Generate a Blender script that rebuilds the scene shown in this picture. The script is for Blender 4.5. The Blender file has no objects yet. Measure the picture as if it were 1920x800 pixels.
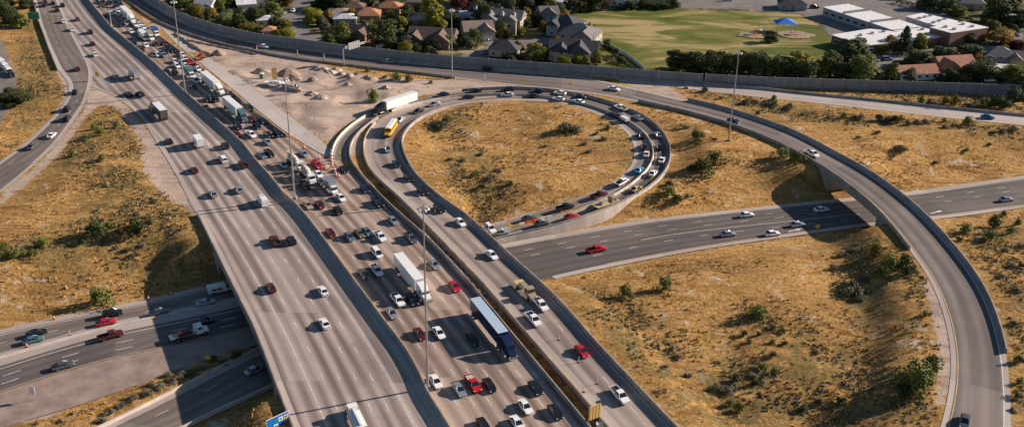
import bpy, math, random
import numpy as np
R=math.radians
rnd=random.Random(7)
scene=bpy.context.scene
col=scene.collection

# ------------------------------------------------------------------ camera, sky, sun
F,TH,HC,ROLL=1900.0,26.0,142.0,1.0
cam_d=bpy.data.cameras.new('camera'); cam=bpy.data.objects.new('camera',cam_d); col.objects.link(cam)
cam_d.sensor_width=36; cam_d.lens=36*F/1920; cam_d.clip_start=1; cam_d.clip_end=20000
t_,r_=R(TH),R(ROLL)
fw=np.array([0,math.cos(t_),-math.sin(t_)]); rt0=np.array([1.,0,0]); up0=np.cross(rt0,fw)
rt=rt0*math.cos(r_)+up0*math.sin(r_); up=-rt0*math.sin(r_)+up0*math.cos(r_)
from mathutils import Matrix,Vector
M=Matrix(((rt[0],up[0],-fw[0],0),(rt[1],up[1],-fw[1],0),(rt[2],up[2],-fw[2],HC),(0,0,0,1)))
cam.matrix_world=M
scene.camera=cam
SUN_AZ,SUN_EL=20.0,21.0       # azimuth of the sun, degrees from +X towards +Y
w=bpy.data.worlds.new('World'); scene.world=w; w.use_nodes=True
nt=w.node_tree; bg=nt.nodes['Background']; sky=nt.nodes.new('ShaderNodeTexSky')
sky.sky_type='NISHITA'; sky.sun_disc=False; sky.sun_elevation=R(SUN_EL); sky.sun_rotation=R(90-SUN_AZ)
sky.air_density=1.2; sky.dust_density=0.4; sky.ozone_density=4.0
nt.links.new(sky.outputs[0],bg.inputs[0]); bg.inputs[1].default_value=0.05
sd=bpy.data.lights.new('sun','SUN'); sd.energy=5.0; sd.angle=R(0.5); sd.color=(1.0,0.87,0.755)
so=bpy.data.objects.new('sun',sd); col.objects.link(so)
sv=Vector((math.cos(R(SUN_AZ))*math.cos(R(SUN_EL)),math.sin(R(SUN_AZ))*math.cos(R(SUN_EL)),math.sin(R(SUN_EL))))
so.rotation_euler=sv.to_track_quat('Z','Y').to_euler()
vs=scene.view_settings; vs.view_transform='Standard'; vs.look='None'; vs.exposure=0.80; vs.gamma=1; vs.use_curve_mapping=False

CAM=np.array([0,0,HC])
def P(x,y,z=0.0):
    d=fw*F+rt*(x-960)-up*(y-400)
    return CAM+d*((z-HC)/d[2])
def project(p):
    v=np.array(p)-CAM; dz=v@fw
    return 960+F*(v@rt)/dz,400-F*(v@up)/dz

# ------------------------------------------------------------------ tags
def tag(o,label=None,cat=None,group=None,kind=None):
    if label: o['label']=label
    if cat: o['category']=cat
    if group: o['group']=group
    if kind: o['kind']=kind
    return o
def empty(name,loc,rz=0,parent=None):
    o=bpy.data.objects.new(name,None); o.empty_display_size=.5; col.objects.link(o)
    o.location=loc; o.rotation_euler=(0,0,rz)
    if parent: o.parent=parent
    return o
def copy_tree(o,parent=None):
    c=o.copy(); col.objects.link(c)
    if parent: c.parent=parent
    for ch in o.children: copy_tree(ch,c)
    return c

# ------------------------------------------------------------------ materials
def mat(name,c,rough=.8,metal=0.,noise=0.,nscale=1.,spec=.5,bump=0.,bscale=5.,emit=None,randv=0.):
    m=bpy.data.materials.new(name); m.use_nodes=True; n=m.node_tree; b=n.nodes['Principled BSDF']
    b.inputs['Roughness'].default_value=rough; b.inputs['Metallic'].default_value=metal
    b.inputs['Specular IOR Level'].default_value=spec
    b.inputs['Base Color'].default_value=(*c,1)
    if noise or randv:
        mx=n.nodes.new('ShaderNodeHueSaturation'); mx.inputs['Color'].default_value=(*c,1)
        add=n.nodes.new('ShaderNodeMath'); add.operation='ADD'; add.inputs[0].default_value=1; add.inputs[1].default_value=0
        if noise:
            tc=n.nodes.new('ShaderNodeTexCoord'); nz=n.nodes.new('ShaderNodeTexNoise'); nz.inputs['Scale'].default_value=nscale; nz.inputs['Detail'].default_value=5
            n.links.new(tc.outputs['Object'],nz.inputs['Vector'])
            mr=n.nodes.new('ShaderNodeMapRange'); mr.inputs['From Min'].default_value=.3; mr.inputs['From Max'].default_value=.7
            mr.inputs['To Min'].default_value=1-noise; mr.inputs['To Max'].default_value=1+noise
            n.links.new(nz.outputs['Fac'],mr.inputs['Value']); n.links.new(mr.outputs[0],add.inputs[0])
        if randv:
            oi=n.nodes.new('ShaderNodeObjectInfo'); mr=n.nodes.new('ShaderNodeMapRange'); mr.inputs['To Min'].default_value=-randv; mr.inputs['To Max'].default_value=randv
            n.links.new(oi.outputs['Random'],mr.inputs['Value']); n.links.new(mr.outputs[0],add.inputs[1])
        n.links.new(add.outputs[0],mx.inputs['Value']); n.links.new(mx.outputs[0],b.inputs['Base Color'])
    if bump:
        tc=n.nodes.new('ShaderNodeTexCoord'); nz=n.nodes.new('ShaderNodeTexNoise'); nz.inputs['Scale'].default_value=bscale; nz.inputs['Detail'].default_value=6
        n.links.new(tc.outputs['Object'],nz.inputs['Vector'])
        bp=n.nodes.new('ShaderNodeBump'); bp.inputs['Strength'].default_value=1; bp.inputs['Distance'].default_value=bump
        n.links.new(nz.outputs['Fac'],bp.inputs['Height']); n.links.new(bp.outputs[0],b.inputs['Normal'])
    return m
def ramp(n,fac,stops):
    r=n.nodes.new('ShaderNodeValToRGB'); e=r.color_ramp.elements
    e[0].position=stops[0][0]; e[0].color=(*stops[0][1],1); e[1].position=stops[-1][0]; e[1].color=(*stops[-1][1],1)
    for p,c in stops[1:-1]:
        k=e.new(p); k.color=(*c,1)
    n.links.new(fac,r.inputs[0]); return r.outputs[0]
def mixc(n,fac,a,b,mode='MIX'):
    m=n.nodes.new('ShaderNodeMix'); m.data_type='RGBA'; m.blend_type=mode
    if hasattr(fac,'is_linked') or hasattr(fac,'node'): n.links.new(fac,m.inputs[0])
    else: m.inputs[0].default_value=fac
    for s,v in ((6,a),(7,b)):
        if hasattr(v,'node'): n.links.new(v,m.inputs[s])
        else: m.inputs[s].default_value=(*v,1)
    return m.outputs[2]
def math_(n,op,a,b=None,c=None,clamp=False):
    m=n.nodes.new('ShaderNodeMath'); m.operation=op; m.use_clamp=clamp
    for i,v in enumerate((a,b,c)):
        if v is None: continue
        if hasattr(v,'node'): n.links.new(v,m.inputs[i])
        else: m.inputs[i].default_value=v
    return m.outputs[0]
def noise(n,vec,scale,detail=5,rough=.55,dist=0):
    z=n.nodes.new('ShaderNodeTexNoise'); z.inputs['Scale'].default_value=scale; z.inputs['Detail'].default_value=detail
    z.inputs['Roughness'].default_value=rough; z.inputs['Distortion'].default_value=dist
    n.links.new(vec,z.inputs['Vector']); return z.outputs['Fac']
def mapr(n,v,a,b,c=0,d=1):
    m=n.nodes.new('ShaderNodeMapRange'); m.inputs[1].default_value=a; m.inputs[2].default_value=b; m.inputs[3].default_value=c; m.inputs[4].default_value=d
    n.links.new(v,m.inputs[0]); return m.outputs[0]

def road_mat(name,base,dark,light,lane=3.75,off=0.,track=.5,joints=.12):
    """pavement: u = metres from the reference edge, v = metres along"""
    m=bpy.data.materials.new(name); m.use_nodes=True; n=m.node_tree; b=n.nodes['Principled BSDF']
    uv=n.nodes.new('ShaderNodeUVMap'); sx=n.nodes.new('ShaderNodeSeparateXYZ'); n.links.new(uv.outputs[0],sx.inputs[0])
    u,v=sx.outputs[0],sx.outputs[1]
    tc=n.nodes.new('ShaderNodeTexCoord')
    ph=math_(n,'MULTIPLY',math_(n,'ADD',u,-off),2*math.pi/lane)
    lanew=math_(n,'MULTIPLY_ADD',math_(n,'COSINE',ph),-.5,.5)          # 1 mid-lane
    cx=n.nodes.new('ShaderNodeCombineXYZ'); n.links.new(math_(n,'MULTIPLY',u,.55),cx.inputs[0]); n.links.new(math_(n,'MULTIPLY',v,.02),cx.inputs[1])
    streak=noise(n,cx.outputs[0],1.0,6,.6)
    cx2=n.nodes.new('ShaderNodeCombineXYZ'); n.links.new(math_(n,'MULTIPLY',u,2.2),cx2.inputs[0]); n.links.new(math_(n,'MULTIPLY',v,.05),cx2.inputs[1])
    streak2=noise(n,cx2.outputs[0],1.0,4,.6)
    blot=noise(n,tc.outputs['Object'],.05,6,.6)
    fine=noise(n,tc.outputs['Object'],1.2,4,.7)
    k=math_(n,'MULTIPLY',math_(n,'POWER',lanew,.8),mapr(n,streak,.32,.62,.4,1.15),clamp=True)
    c=mixc(n,mapr(n,streak2,.50,.75,0,.4),base,light)
    c=mixc(n,mapr(n,blot,.40,.68,.0,.55),c,dark)
    c=mixc(n,mapr(n,fine,.3,.7,.0,.18),c,light)
    c=mixc(n,math_(n,'MULTIPLY',k,track,clamp=True),c,dark)
    wn=n.nodes.new('ShaderNodeTexWhiteNoise'); wn.noise_dimensions='2D'; cf=n.nodes.new('ShaderNodeCombineXYZ')
    n.links.new(math_(n,'FLOOR',math_(n,'DIVIDE',u,lane*2)),cf.inputs[0]); n.links.new(math_(n,'FLOOR',math_(n,'DIVIDE',v,32.2)),cf.inputs[1]); n.links.new(cf.outputs[0],wn.inputs['Vector'])
    c=mixc(n,mapr(n,wn.outputs['Value'],.80,.84,0,.28),c,light); c=mixc(n,mapr(n,wn.outputs['Value'],.22,.18,0,.25),c,dark)
    cr_=noise(n,tc.outputs['Object'],.35,9,.8,1.5); c=mixc(n,mapr(n,math_(n,'ABSOLUTE',math_(n,'SUBTRACT',cr_,.5)),.0,.006,.3,0),c,dark)
    if joints:
        fr=math_(n,'FRACT',math_(n,'DIVIDE',v,4.6)); j=math_(n,'LESS_THAN',fr,.035)
        c=mixc(n,math_(n,'MULTIPLY',j,joints),c,(.05,.04,.035))
    n.links.new(c,b.inputs['Base Color']); b.inputs['Roughness'].default_value=.85; b.inputs['Specular IOR Level'].default_value=.25
    return m
def solid_concrete(name,base,dark,sc=.3):
    m=bpy.data.materials.new(name); m.use_nodes=True; n=m.node_tree; b=n.nodes['Principled BSDF']
    tc=n.nodes.new('ShaderNodeTexCoord')
    mp=n.nodes.new('ShaderNodeMapping'); mp.inputs['Scale'].default_value=(1,1,.25); n.links.new(tc.outputs['Object'],mp.inputs[0])
    a=noise(n,mp.outputs[0],sc,7,.65); c=mixc(n,mapr(n,a,.35,.7),base,dark)
    f=noise(n,tc.outputs['Object'],2.5,5,.7); c=mixc(n,mapr(n,f,.4,.75,0,.3),c,dark)
    n.links.new(c,b.inputs['Base Color']); b.inputs['Roughness'].default_value=.85; b.inputs['Specular IOR Level'].default_value=.2
    return m

MT={}
MT['pave_main']=road_mat('main concrete pavement',(.43,.345,.30),(.15,.118,.105),(.56,.46,.40),3.75,2.4+4.6,.95)
MT['pave_mid']=road_mat('rust tinted concrete pavement',(.45,.33,.26),(.15,.102,.08),(.58,.45,.365),3.75,1.3,.95)
MT['pave_ramp']=road_mat('ramp concrete pavement',(.42,.34,.295),(.14,.105,.085),(.47,.38,.31),4.2,1.0,.85)
MT['pave_new']=road_mat('new light concrete',(.49,.43,.385),(.36,.31,.275),(.58,.52,.47),3.7,0,.3,.2)
MT['asphalt']=road_mat('worn dark asphalt',(.145,.118,.108),(.07,.06,.057),(.21,.175,.155),3.75,1.0,.6,0)
MT['asphalt_fly']=road_mat('greyed asphalt of the curved ramp',(.19,.155,.14),(.075,.062,.058),(.29,.235,.205),4.2,1.0,.8,0)
MT['pave_fly']=road_mat('worn tan pavement of the curved ramp',(.24,.195,.175),(.095,.078,.072),(.34,.28,.245),4.2,1.0,.8,0)
MT['asphalt_old']=road_mat('old brown asphalt',(.21,.165,.14),(.11,.09,.08),(.3,.25,.21),3.75,.5,.6,0)
MT['shoulder']=road_mat('pale shoulder concrete',(.45,.375,.33),(.28,.23,.20),(.54,.46,.41),6,0,.3,.1)
MT['barrier']=solid_concrete('barrier concrete',(.42,.365,.33),(.20,.17,.15),.22)
MT['barrier_white']=solid_concrete('pale barrier concrete',(.62,.54,.46),(.42,.36,.30))
MT['noisewall']=solid_concrete('noise wall concrete',(.27,.275,.285),(.18,.185,.195),.5)
MT['deck']=solid_concrete('bridge concrete',(.36,.31,.27),(.22,.19,.165))
MT['paint_w']=mat('white road paint',(.68,.62,.55),.7,noise=.25,nscale=.8)
MT['paint_y']=mat('yellow road paint',(.62,.38,.12),.7,noise=.25,nscale=.8)
MT['paint_dash']=mat('worn white paint',(.56,.49,.42),.8,noise=.4,nscale=.5)
MT['galv']=mat('galvanised steel',(.42,.42,.43),.45,.7,noise=.1,nscale=.5)
MT['lampw']=mat('lamp housing',(.7,.7,.7),.4)
MT['glass']=mat('dark tinted car glass',(.015,.02,.028),.08,spec=.6)
MT['tyre']=mat('tyre rubber',(.02,.02,.02),.85)
MT['rim']=mat('wheel metal',(.35,.35,.36),.35,.8)
MT['headl']=mat('headlight lens',(.75,.75,.72),.15)
MT['taill']=mat('tail light lens',(.45,.02,.015),.25)
MT['orange']=mat('safety orange plastic',(.85,.16,.02),.5)
MT['whitep']=mat('white plastic',(.78,.76,.72),.5)
MT['blackp']=mat('black plastic',(.02,.02,.02),.6)
MT['signy']=mat('sign yellow',(.80,.50,.03),.45)
MT['signg']=mat('sign green',(.02,.28,.16),.45)
MT['signb']=mat('sign blue',(.01,.16,.55),.4)
MT['signback']=mat('sign back aluminium',(.5,.49,.47),.5,.3)
MT['bark']=mat('bark',(.10,.07,.05),.95,noise=.3,nscale=2)
MT['wood']=mat('plywood',(.62,.42,.17),.8,noise=.12,nscale=2)
MT['rock']=mat('rubble and stone',(.42,.33,.265),.95,noise=.35,nscale=.7,bump=.2,bscale=2)
MT['dirt']=mat('dug dirt',(.33,.24,.18),1,noise=.25,nscale=.6,bump=.2,bscale=2)
PAINT={}
for k,c,mt_,ro in [('white',(.80,.79,.77),0,.3),('black',(.012,.013,.016),0,.2),('grey',(.13,.135,.14),.5,.3),('silver',(.42,.44,.46),.6,.3),
        ('red',(.50,.012,.02),0,.25),('dark red',(.11,.012,.018),.1,.25),('blue',(.02,.10,.30),.2,.25),('navy',(.015,.03,.08),.2,.25),
        ('tan',(.42,.33,.23),.2,.35),('teal grey',(.10,.19,.22),.3,.3),('olive grey',(.17,.16,.11),.3,.35),('sky blue',(.02,.38,.68),0,.3),
        ('yellow',(.80,.38,.01),0,.4),('purple',(.09,.03,.08),.2,.3)]:
    PAINT[k]=mat(k+' vehicle paint',c,ro,mt_)

# ------------------------------------------------------------------ mesh builder
class MB:
    def __init__(s): s.v=[];s.f=[];s.m=[];s.mats=[];s.uv=None
    def mi(s,m):
        if m not in s.mats: s.mats.append(m)
        return s.mats.index(m)
    def add(s,vs,fs,m):
        o=len(s.v); s.v+= [tuple(p) for p in vs]; i=s.mi(m)
        for f in fs: s.f.append(tuple(o+k for k in f)); s.m.append(i)
    def box(s,c,sz,m,rz=0,top=1.0,topy=None,ry=0):
        hx,hy,hz=sz[0]/2,sz[1]/2,sz[2]/2; topy=top if topy is None else topy
        pts=[(-hx,-hy,-hz),(hx,-hy,-hz),(hx,hy,-hz),(-hx,hy,-hz),(-hx*top,-hy*topy,hz),(hx*top,-hy*topy,hz),(hx*top,hy*topy,hz),(-hx*top,hy*topy,hz)]
        cr,sr=math.cos(rz),math.sin(rz); c2,s2=math.cos(ry),math.sin(ry)
        out=[]
        for x,y,z in pts:
            x,z=x*c2+z*s2,-x*s2+z*c2
            out.append((c[0]+x*cr-y*sr,c[1]+x*sr+y*cr,c[2]+z))
        s.add(out,[(0,3,2,1),(4,5,6,7),(0,1,5,4),(1,2,6,5),(2,3,7,6),(3,0,4,7)],m)
    def tube(s,a,b,r1,r2,m,n=6):
        a=Vector(a);b=Vector(b);d=(b-a).normalized(); q=Vector((0,0,1)) if abs(d.z)<.9 else Vector((1,0,0))
        u=d.cross(q).normalized(); w_=d.cross(u)
        vs=[];
        for p,r in ((a,r1),(b,r2)):
            for i in range(n):
                an=2*math.pi*i/n; vs.append(p+u*math.cos(an)*r+w_*math.sin(an)*r)
        fs=[(i,(i+1)%n,n+(i+1)%n,n+i) for i in range(n)]+[tuple(range(n))[::-1],tuple(range(n,2*n))]
        s.add(vs,fs,m)
    def prism(s,poly,z0,z1,m):
        n=len(poly); vs=[(p[0],p[1],z0) for p in poly]+[(p[0],p[1],z1) for p in poly]
        fs=[(i,(i+1)%n,n+(i+1)%n,n+i) for i in range(n)]+[tuple(range(n))[::-1],tuple(range(n,2*n))]
        s.add(vs,fs,m)
    def mesh(s,name,smooth=False):
        me=bpy.data.meshes.new(name); me.from_pydata(s.v,[],s.f)
        for m in s.mats: me.materials.append(m)
        me.polygons.foreach_set('material_index',s.m)
        if smooth: me.polygons.foreach_set('use_smooth',[True]*len(s.f))
        me.update(); return me
    def build(s,name,parent=None,smooth=False):
        o=bpy.data.objects.new(name,s.mesh(name,smooth)); col.objects.link(o)
        if parent: o.parent=parent
        return o

# ------------------------------------------------------------------ traces of edges, each at its own height
def resample(p,step):
    p=np.array(p,float); d=np.r_[0,np.cumsum(np.linalg.norm(np.diff(p[:,:2],axis=0),axis=1))]
    n=max(2,int(d[-1]/step)+1); t=np.linspace(0,d[-1],n)
    return np.stack([np.interp(t,d,p[:,i]) for i in range(p.shape[1])],1)
def smooth(p,k):
    if k<1: return p
    p=np.array(p); n=len(p); out=p.copy()
    wts=np.exp(-.5*(np.arange(-2*k,2*k+1)/k)**2); 
    idx=np.arange(n)[:,None]+np.arange(-2*k,2*k+1)[None]
    # reflect around the ends so that they stay put
    lo=idx<0; hi=idx>n-1
    ii=np.clip(np.where(lo,-idx,np.where(hi,2*(n-1)-idx,idx)),0,n-1)
    q=p[ii]; q=np.where(lo[...,None],2*p[0]-q,q); q=np.where(hi[...,None],2*p[-1]-q,q)
    return (q*wts[None,:,None]).sum(1)/wts.sum()
ROADS={}
def road(name,secs,m,ref='R',hL=0,hR=0,step=3.,k=3):
    """secs: (Lx,Ly,Rx,Ry,z)"""
    L=np.array([np.r_[P(s[0],s[1],s[4]+hL)[:2],s[4]] for s in secs]); Rr=np.array([np.r_[P(s[2],s[3],s[4]+hR)[:2],s[4]] for s in secs])
    return road_w(name,L,Rr,m,ref,step,k)
def road_w(name,L,Rr,m,ref='R',step=3.,k=3):
    A=np.concatenate([(L+Rr)/2,L,Rr],1); A=resample(A,step); A=smooth(A,k)
    A[:,2]=(A[:,5]+A[:,8])/2
    d=np.r_[0,np.cumsum(np.linalg.norm(np.diff(A[:,:2],axis=0),axis=1))]
    r=dict(name=name,C=A[:,:3],L=A[:,3:6],R=A[:,6:9],d=d,mat=m,ref=ref); ROADS[name]=r; return r
def strip_mesh(name,L,Rr,d,m,ref,parent=None,uvs=None,kind='structure',label=None,cat=None):
    n=len(L); v=[];
    W=np.linalg.norm((L-Rr)[:,:2],axis=1)
    for a,b in zip(L,Rr): v+=[tuple(a),tuple(b)]
    f=[(2*i,2*i+1,2*i+3,2*i+2) for i in range(n-1)]
    # face up
    me=bpy.data.meshes.new(name); me.from_pydata(v,[],f); uvl=me.uv_layers.new(name='UVMap')
    u=[]
    for i in range(n):
        u+= [(W[i] if ref=='R' else 0,d[i]),(0 if ref=='R' else W[i],d[i])]
    for lp in me.loops: uvl.data[lp.index].uv=u[lp.vertex_index]
    me.materials.append(m)
    me.update()
    if me.polygons[0].normal.z<0: me.flip_normals()
    o=bpy.data.objects.new(name,me); col.objects.link(o)
    if parent: o.parent=parent
    else: tag(o,label,cat,kind=kind)
    return o
def road_build(key,name,label,cat='road',lift=0.):
    r=ROADS[key]; z=np.array([0,0,lift]); r['lift']=lift
    o=strip_mesh(name,r['L']+z,r['R']+z,r['d'],r['mat'],r['ref'],label=label,cat=cat); r['obj']=o; return o
def mark(key,offs,side='R',width=.16,dash=None,m='paint_w',rng=(0,1),lift=.014,name='lane_line'):
    """line at metres offs from an edge"""
    r=ROADS[key]; L,Rr,d=r['L'],r['R'],r['d']
    a,b=(Rr,L) if side=='R' else (L,Rr)
    dirv=(b-a)[:,:2]; W=np.linalg.norm(dirv,axis=1); dirv=dirv/W[:,None]
    mb=MB(); T=d[-1]; s0,s1=rng[0]*T,rng[1]*T
    segs=[]
    if dash:
        x=s0
        while x<s1: segs.append((x,min(x+dash[0],s1))); x+=dash[0]+dash[1]
    else:
        x=s0
        while x<s1-.01: segs.append((x,min(x+3,s1))); x+=3
    def at(s,o):
        p=[np.interp(s,d,a[:,i]) for i in range(3)]; q=[np.interp(s,d,dirv[:,i]) for i in range(2)]
        Ws=np.interp(s,d,W)
        b_=[np.interp(s,d,b[:,i]) for i in range(3)]
        t=o/Ws
        return (p[0]+(b_[0]-p[0])*t,p[1]+(b_[1]-p[1])*t,p[2]+(b_[2]-p[2])*t+lift+r['lift'])
    for o in (offs if isinstance(offs,(list,tuple)) else [offs]):
        for x0,x1 in segs:
            if np.interp((x0+x1)/2,d,W)<o+.3: continue
            v=[at(x0,o-width/2),at(x1,o-width/2),at(x1,o+width/2),at(x0,o+width/2)]
            mb.add(v,[(0,1,2,3)] if side=='L' else [(3,2,1,0)],MT[m])
    if mb.v:
        mb.build(name,r['obj'])
def wall(name,p3,h,m,label,cat='barrier',wb=.6,wt=.25,group=None,k=2,parent=None,base=0.,step=3.,kind=None):
    """p3: world points at the foot"""
    p=smooth(resample(np.array(p3),step),k); n=len(p)
    tg=np.gradient(p[:,:2],axis=0); tg/=np.linalg.norm(tg,axis=1)[:,None]; nm=np.stack([-tg[:,1],tg[:,0]],1)
    v=[];f=[]
    prof=[(-wb/2,-base),(-wb/2,.08),(-wt/2,.45*min(h,1)),(-wt/2,h),(wt/2,h),(wt/2,.45*min(h,1)),(wb/2,.08),(wb/2,-base)]
    q=len(prof)
    for i in range(n):
        for a,z in prof: v.append((p[i,0]+nm[i,0]*a,p[i,1]+nm[i,1]*a,p[i,2]+z))
    for i in range(n-1):
        for j in range(q-1): f.append((i*q+j,(i+1)*q+j,(i+1)*q+j+1,i*q+j+1))
    f.append(tuple(range(q))); f.append(tuple((n-1)*q+j for j in range(q))[::-1])
    mb=MB(); mb.add(v,f,m); o=mb.build(name,parent)
    if not parent: tag(o,label,cat,group,kind)
    return o
def wp(pts,z,h=0):
    """pixel trace of a top edge -> foot polyline"""
    out=[]
    for p in pts:
        zz=p[2] if len(p)>2 else z
        q=P(p[0],p[1],zz+h); out.append([q[0],q[1],zz])
    return np.array(out)

Z=7.0
# main highway edges
E0=wp([(20,-80),(40,-40),(62,0),(74,44),(91,90),(108,132),(150,155),(215,178),(262,215),(290,262),(332,329),(352,372),(371,403),(435,532),(480,621),(547,797),(590,900)],Z)
W1=wp([(120,-90),(140,-45),(167,0),(209,51),(283,111),(351,175),(452,263),(480,299),(511,333),(531,360),(553,378),(581,410),(670,530),(723,601),(760,648),(787,695),(801,733),(818,756),(845,800),(915,915)],Z,1.4)
E2=wp([(185,-85),(210,-35),(228,5),(277,51),(368,118),(480,209),(536,252),(600,288),(640,300)],Z,.9)
W3=wp([(650.6,282),(655.7,299),(667.5,314),(688,339),(709.7,359.5),(730,382),(757,404),(786,430),(817,458),(885,532),(960,623),(1105,797),(1190,900)],Z,.9)
W4=wp([(679,290),(688,310.6),(708,332.5),(731.6,353),(752,370),(779,398),(912,535),(960,591),(1105,756),(1142,800),(1225,900)],Z,.9)
W5=wp([(753,292),(774,322),(804,349),(817,363),(878,403),(960,481),(1017,530),(1055,567),(1122,645),(1267,797),(1360,895)],Z,.9)
def atY(p,ys):
    p=p[np.argsort(p[:,1])]; return np.stack([np.interp(ys,p[:,1],p[:,0]),ys,np.full(len(ys),Z)],1)
ys=np.arange(162,700,4.)
y2=np.arange(162,P(640,300,Z)[1],4.)
E2full=np.array(list(W3[::-1][:-2])+[P(672,330,Z)*[1,1,0]+[0,0,Z]]) if False else None
eB=np.array([p for p in W3 if p[1]<P(655,300,Z)[1]]+[p for p in E2[::-1]])
eB=eB[np.argsort(eB[:,1])]
W1s=smooth(atY(W1,ys),5)
road_w('A',atY(E0,ys)[::-1],W1s[::-1],MT['pave_main'],'R',4.,2)
road_w('B',W1s[::-1],atY(eB,ys)[::-1],MT['pave_mid'],'L',4.,2)
KS=[(1225,900,1360,895),(1142,800,1267,797),(1056,700,1174,700),(1007,645,1122,645),(960,591,1076,591),(908,530,1017,530),(860,481,960,481),(810,430,906,430),(784,403,878,403),(744,363,817,363),
 (708,332.5,790,336),(688,310,770,312),(679,290,756,292),(678.5,272,750,276),(681,256,749,266),(692,238,755,248),(707,222,768,232),(726,209,786,218),(752,199,806,209),(786,190,836,199),(819,183.5,868,194),(864,177.5,900,190),(901,175,925,189),(948,174,955,188),(999,175,994,188)]
K2=[(1050,183,1038,191),(1095,191,1078,198),(1126,201,1104,207,6.9),(1151,211,1128,216,6.8),(1182,227,1156,232,6.6),(1202,239,1174,245,6.4),(1219,258,1186,263,6.1),(1226,276,1191,279,5.8),(1226,290,1191,293,5.4),(1221,305,1187,305,5.1),(1207,322,1178,318,4.8),(1190,337,1165,330,4.5),(1167,354,1143,343,4.0),(1142,368,1117,357,3.5),(1115,381,1090,367,3.),(1072,395,1055,379,2.2),(1035,408,1015,393,1.5),(1000,418,985,402,1.0),(961,427,945,411,.6),(925,438,908,423,.35),(880,450,860,436,.2)]
secK=[(*s,Z) for s in KS]+[s if len(s)==5 else (*s,Z) for s in K2]
L=[];Rr=[]
for i,s in enumerate(secK):
    hl=.9; hr=.9 if i<20 else 0
    L.append(np.r_[P(s[0],s[1],s[4]+hl)[:2],s[4]]); Rr.append(np.r_[P(s[2],s[3],s[4]+hr)[:2],s[4]])
road_w('K',np.array(L),np.array(Rr),MT['pave_ramp'],'R',3.,2)
O_=[(622,292,653,299,7),(621,282,651,284,7),(625,268,655,268,7),(632,256,661,256,7),(645,243,672,244,7),(667,225,690,230,7),(693,209.5,716,212.5,7),(735,193,752,198,7),(782,181,786,190,7),(811,175,819,183,7),(850,169,864,177,7),(906,164.5,905,174.5,7),(948,162.5,948,174,7),(999,163.5,999,175,7),(1050,168.5,1045,182,7),(1092,176,1080,188,7),(1134,186.5,1115,197,6.9),(1165,195.5,1143,207,6.8),(1205,213.5,1174,222,6.6),(1229,228.5,1196,235,6.4),(1245,246,1212,249,6.2),(1256,266,1223,266,6.0),(1260,286,1228,284,5.7),(1256,306,1225,302,5.4),(1246,325,1211,321,5.),(1232,339,1194,336,4.7),(1207,357,1170,354,4.2),(1175,374,1144,368,3.7),(1130,393,1110,383,3.1),(1095,404,1072,396,2.5),(1059,417,1037,409,1.8),(1008,430,995,420,1.1),(957,440,945,432,.6),(930,446,922,439,.4),(880,458,870,452,.2)]
road('O',O_,MT['asphalt_fly'],'R',.9,.9,3.,2)
DS=[(235,-50,200,-50),(265,-8,228,-6),(296,12,262,17),(325,30,297,39),(358,46,334,55),(409,62,392,74),(480,78,465,91),(564,89,550,108),(649,101,640,118),(720,108,712,127),(784,116,778,134),(870,123,868,145),(960,130,960,156),(1060,137,1060,166),(1110,143,1108,171),(1165,156,1153,179),(1217,168,1202,188),(1271,181,1252,199),(1305,188,1290,208),(1347,197,1322,216),(1398,212,1364,229),(1432,224,1398,241),(1466,234,1432,253),(1495,247,1465,268),(1520,258,1489,281),(1564,283.6,1527,300.5),(1598,300.5,1551,316),(1632,319,1581,336),(1666,343,1606,356.5),(1699,368,1632,376.5),(1720,385,1649,393),(1750,415,1676,424),(1777,444,1697,451),(1811,484,1720,481),(1845,532,1745,518),(1868,582,1765,563),(1883,631,1777,605),(1892,676,1785,650),(1896,725,1785,700),(1898,796,1775,760),(1893,900,1745,860)]
secD=[(*s,Z) for s in DS]
road('D',secD,MT['pave_fly'],'L',.9,.9,3.,2)
road('E',[(1150,143,1163,154,Z),(1229,150,1229,158.5,Z),(1296,157,1290,167,Z),(1364,161,1345,173.5,Z),(1449,170,1440,184,Z),(1520,178,1520,192,Z),(1609,186,1609,202,Z),(1777,204,1777,221,Z),(1920,218,1920,235,Z),(2080,233,2080,251,Z)],MT['shoulder'],'R',0,0,4.,2)
road('X',[(62,0,110,0,Z),(74,44,130,50,Z),(91,90,155,95,Z),(108,132,172,122,Z),(130,155,174,146,Z),(128,180,168,172,Z),(111,205,160,196,6.8),(90,228,140,224,6.6),(68,248,122,252,6.4),(45,270,98,278,6.2),(15,292,62,312,6),(-30,325,0,363,5.8),(-110,375,-70,410,5.5)],MT['asphalt_old'],'L',0,0,3.,2)
road('G',[(-330,700,-330,760,0),(-150,656,-120,708,0),(0,616,0,670,0),(118,592,118,636,0),(202,574,202,611,0),(302,556,334,586,0),(440,520,452,562,0),(560,495,570,535,0),(700,466,710,505,0),(800,445,812,480,0),(900,422,915,458,0)],MT['asphalt_old'],'L',0,0,4.,2)
road('H',[(-330,775,-420,960,0),(-120,712,-160,880,0),(0,672,-20,800,0),(118,637,84,781,0),(202,613,189,746,0),(334,588,321,697,0),(452,563,440,655,0),(570,536,590,620,0),(760,495,800,575,0),(941,457,1017,529,0),(1008,444,1100,508,0),(1059,436,1180,493,0),(1126,424,1260,477,0),(1196,413,1340,463,0),(1300,401,1440,449,0),(1440,386,1560,432,0),(1514,378,1649,420,0),(1697,361,1790,407,0),(1800,346,1870,396,0),(1920,329,1960,384,0),(2060,311,2100,364,0)],MT['asphalt'],'R',0,0,4.,2)
road('I',[(-60,905,60,960,0),(100,842,250,850,0),(202,798,340,803,0),(381,705,422,766,0),(480,655,520,722,0),(600,610,640,665,0),(760,572,790,600,0)],MT['asphalt_old'],'L',0,0,4.,2)
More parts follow.
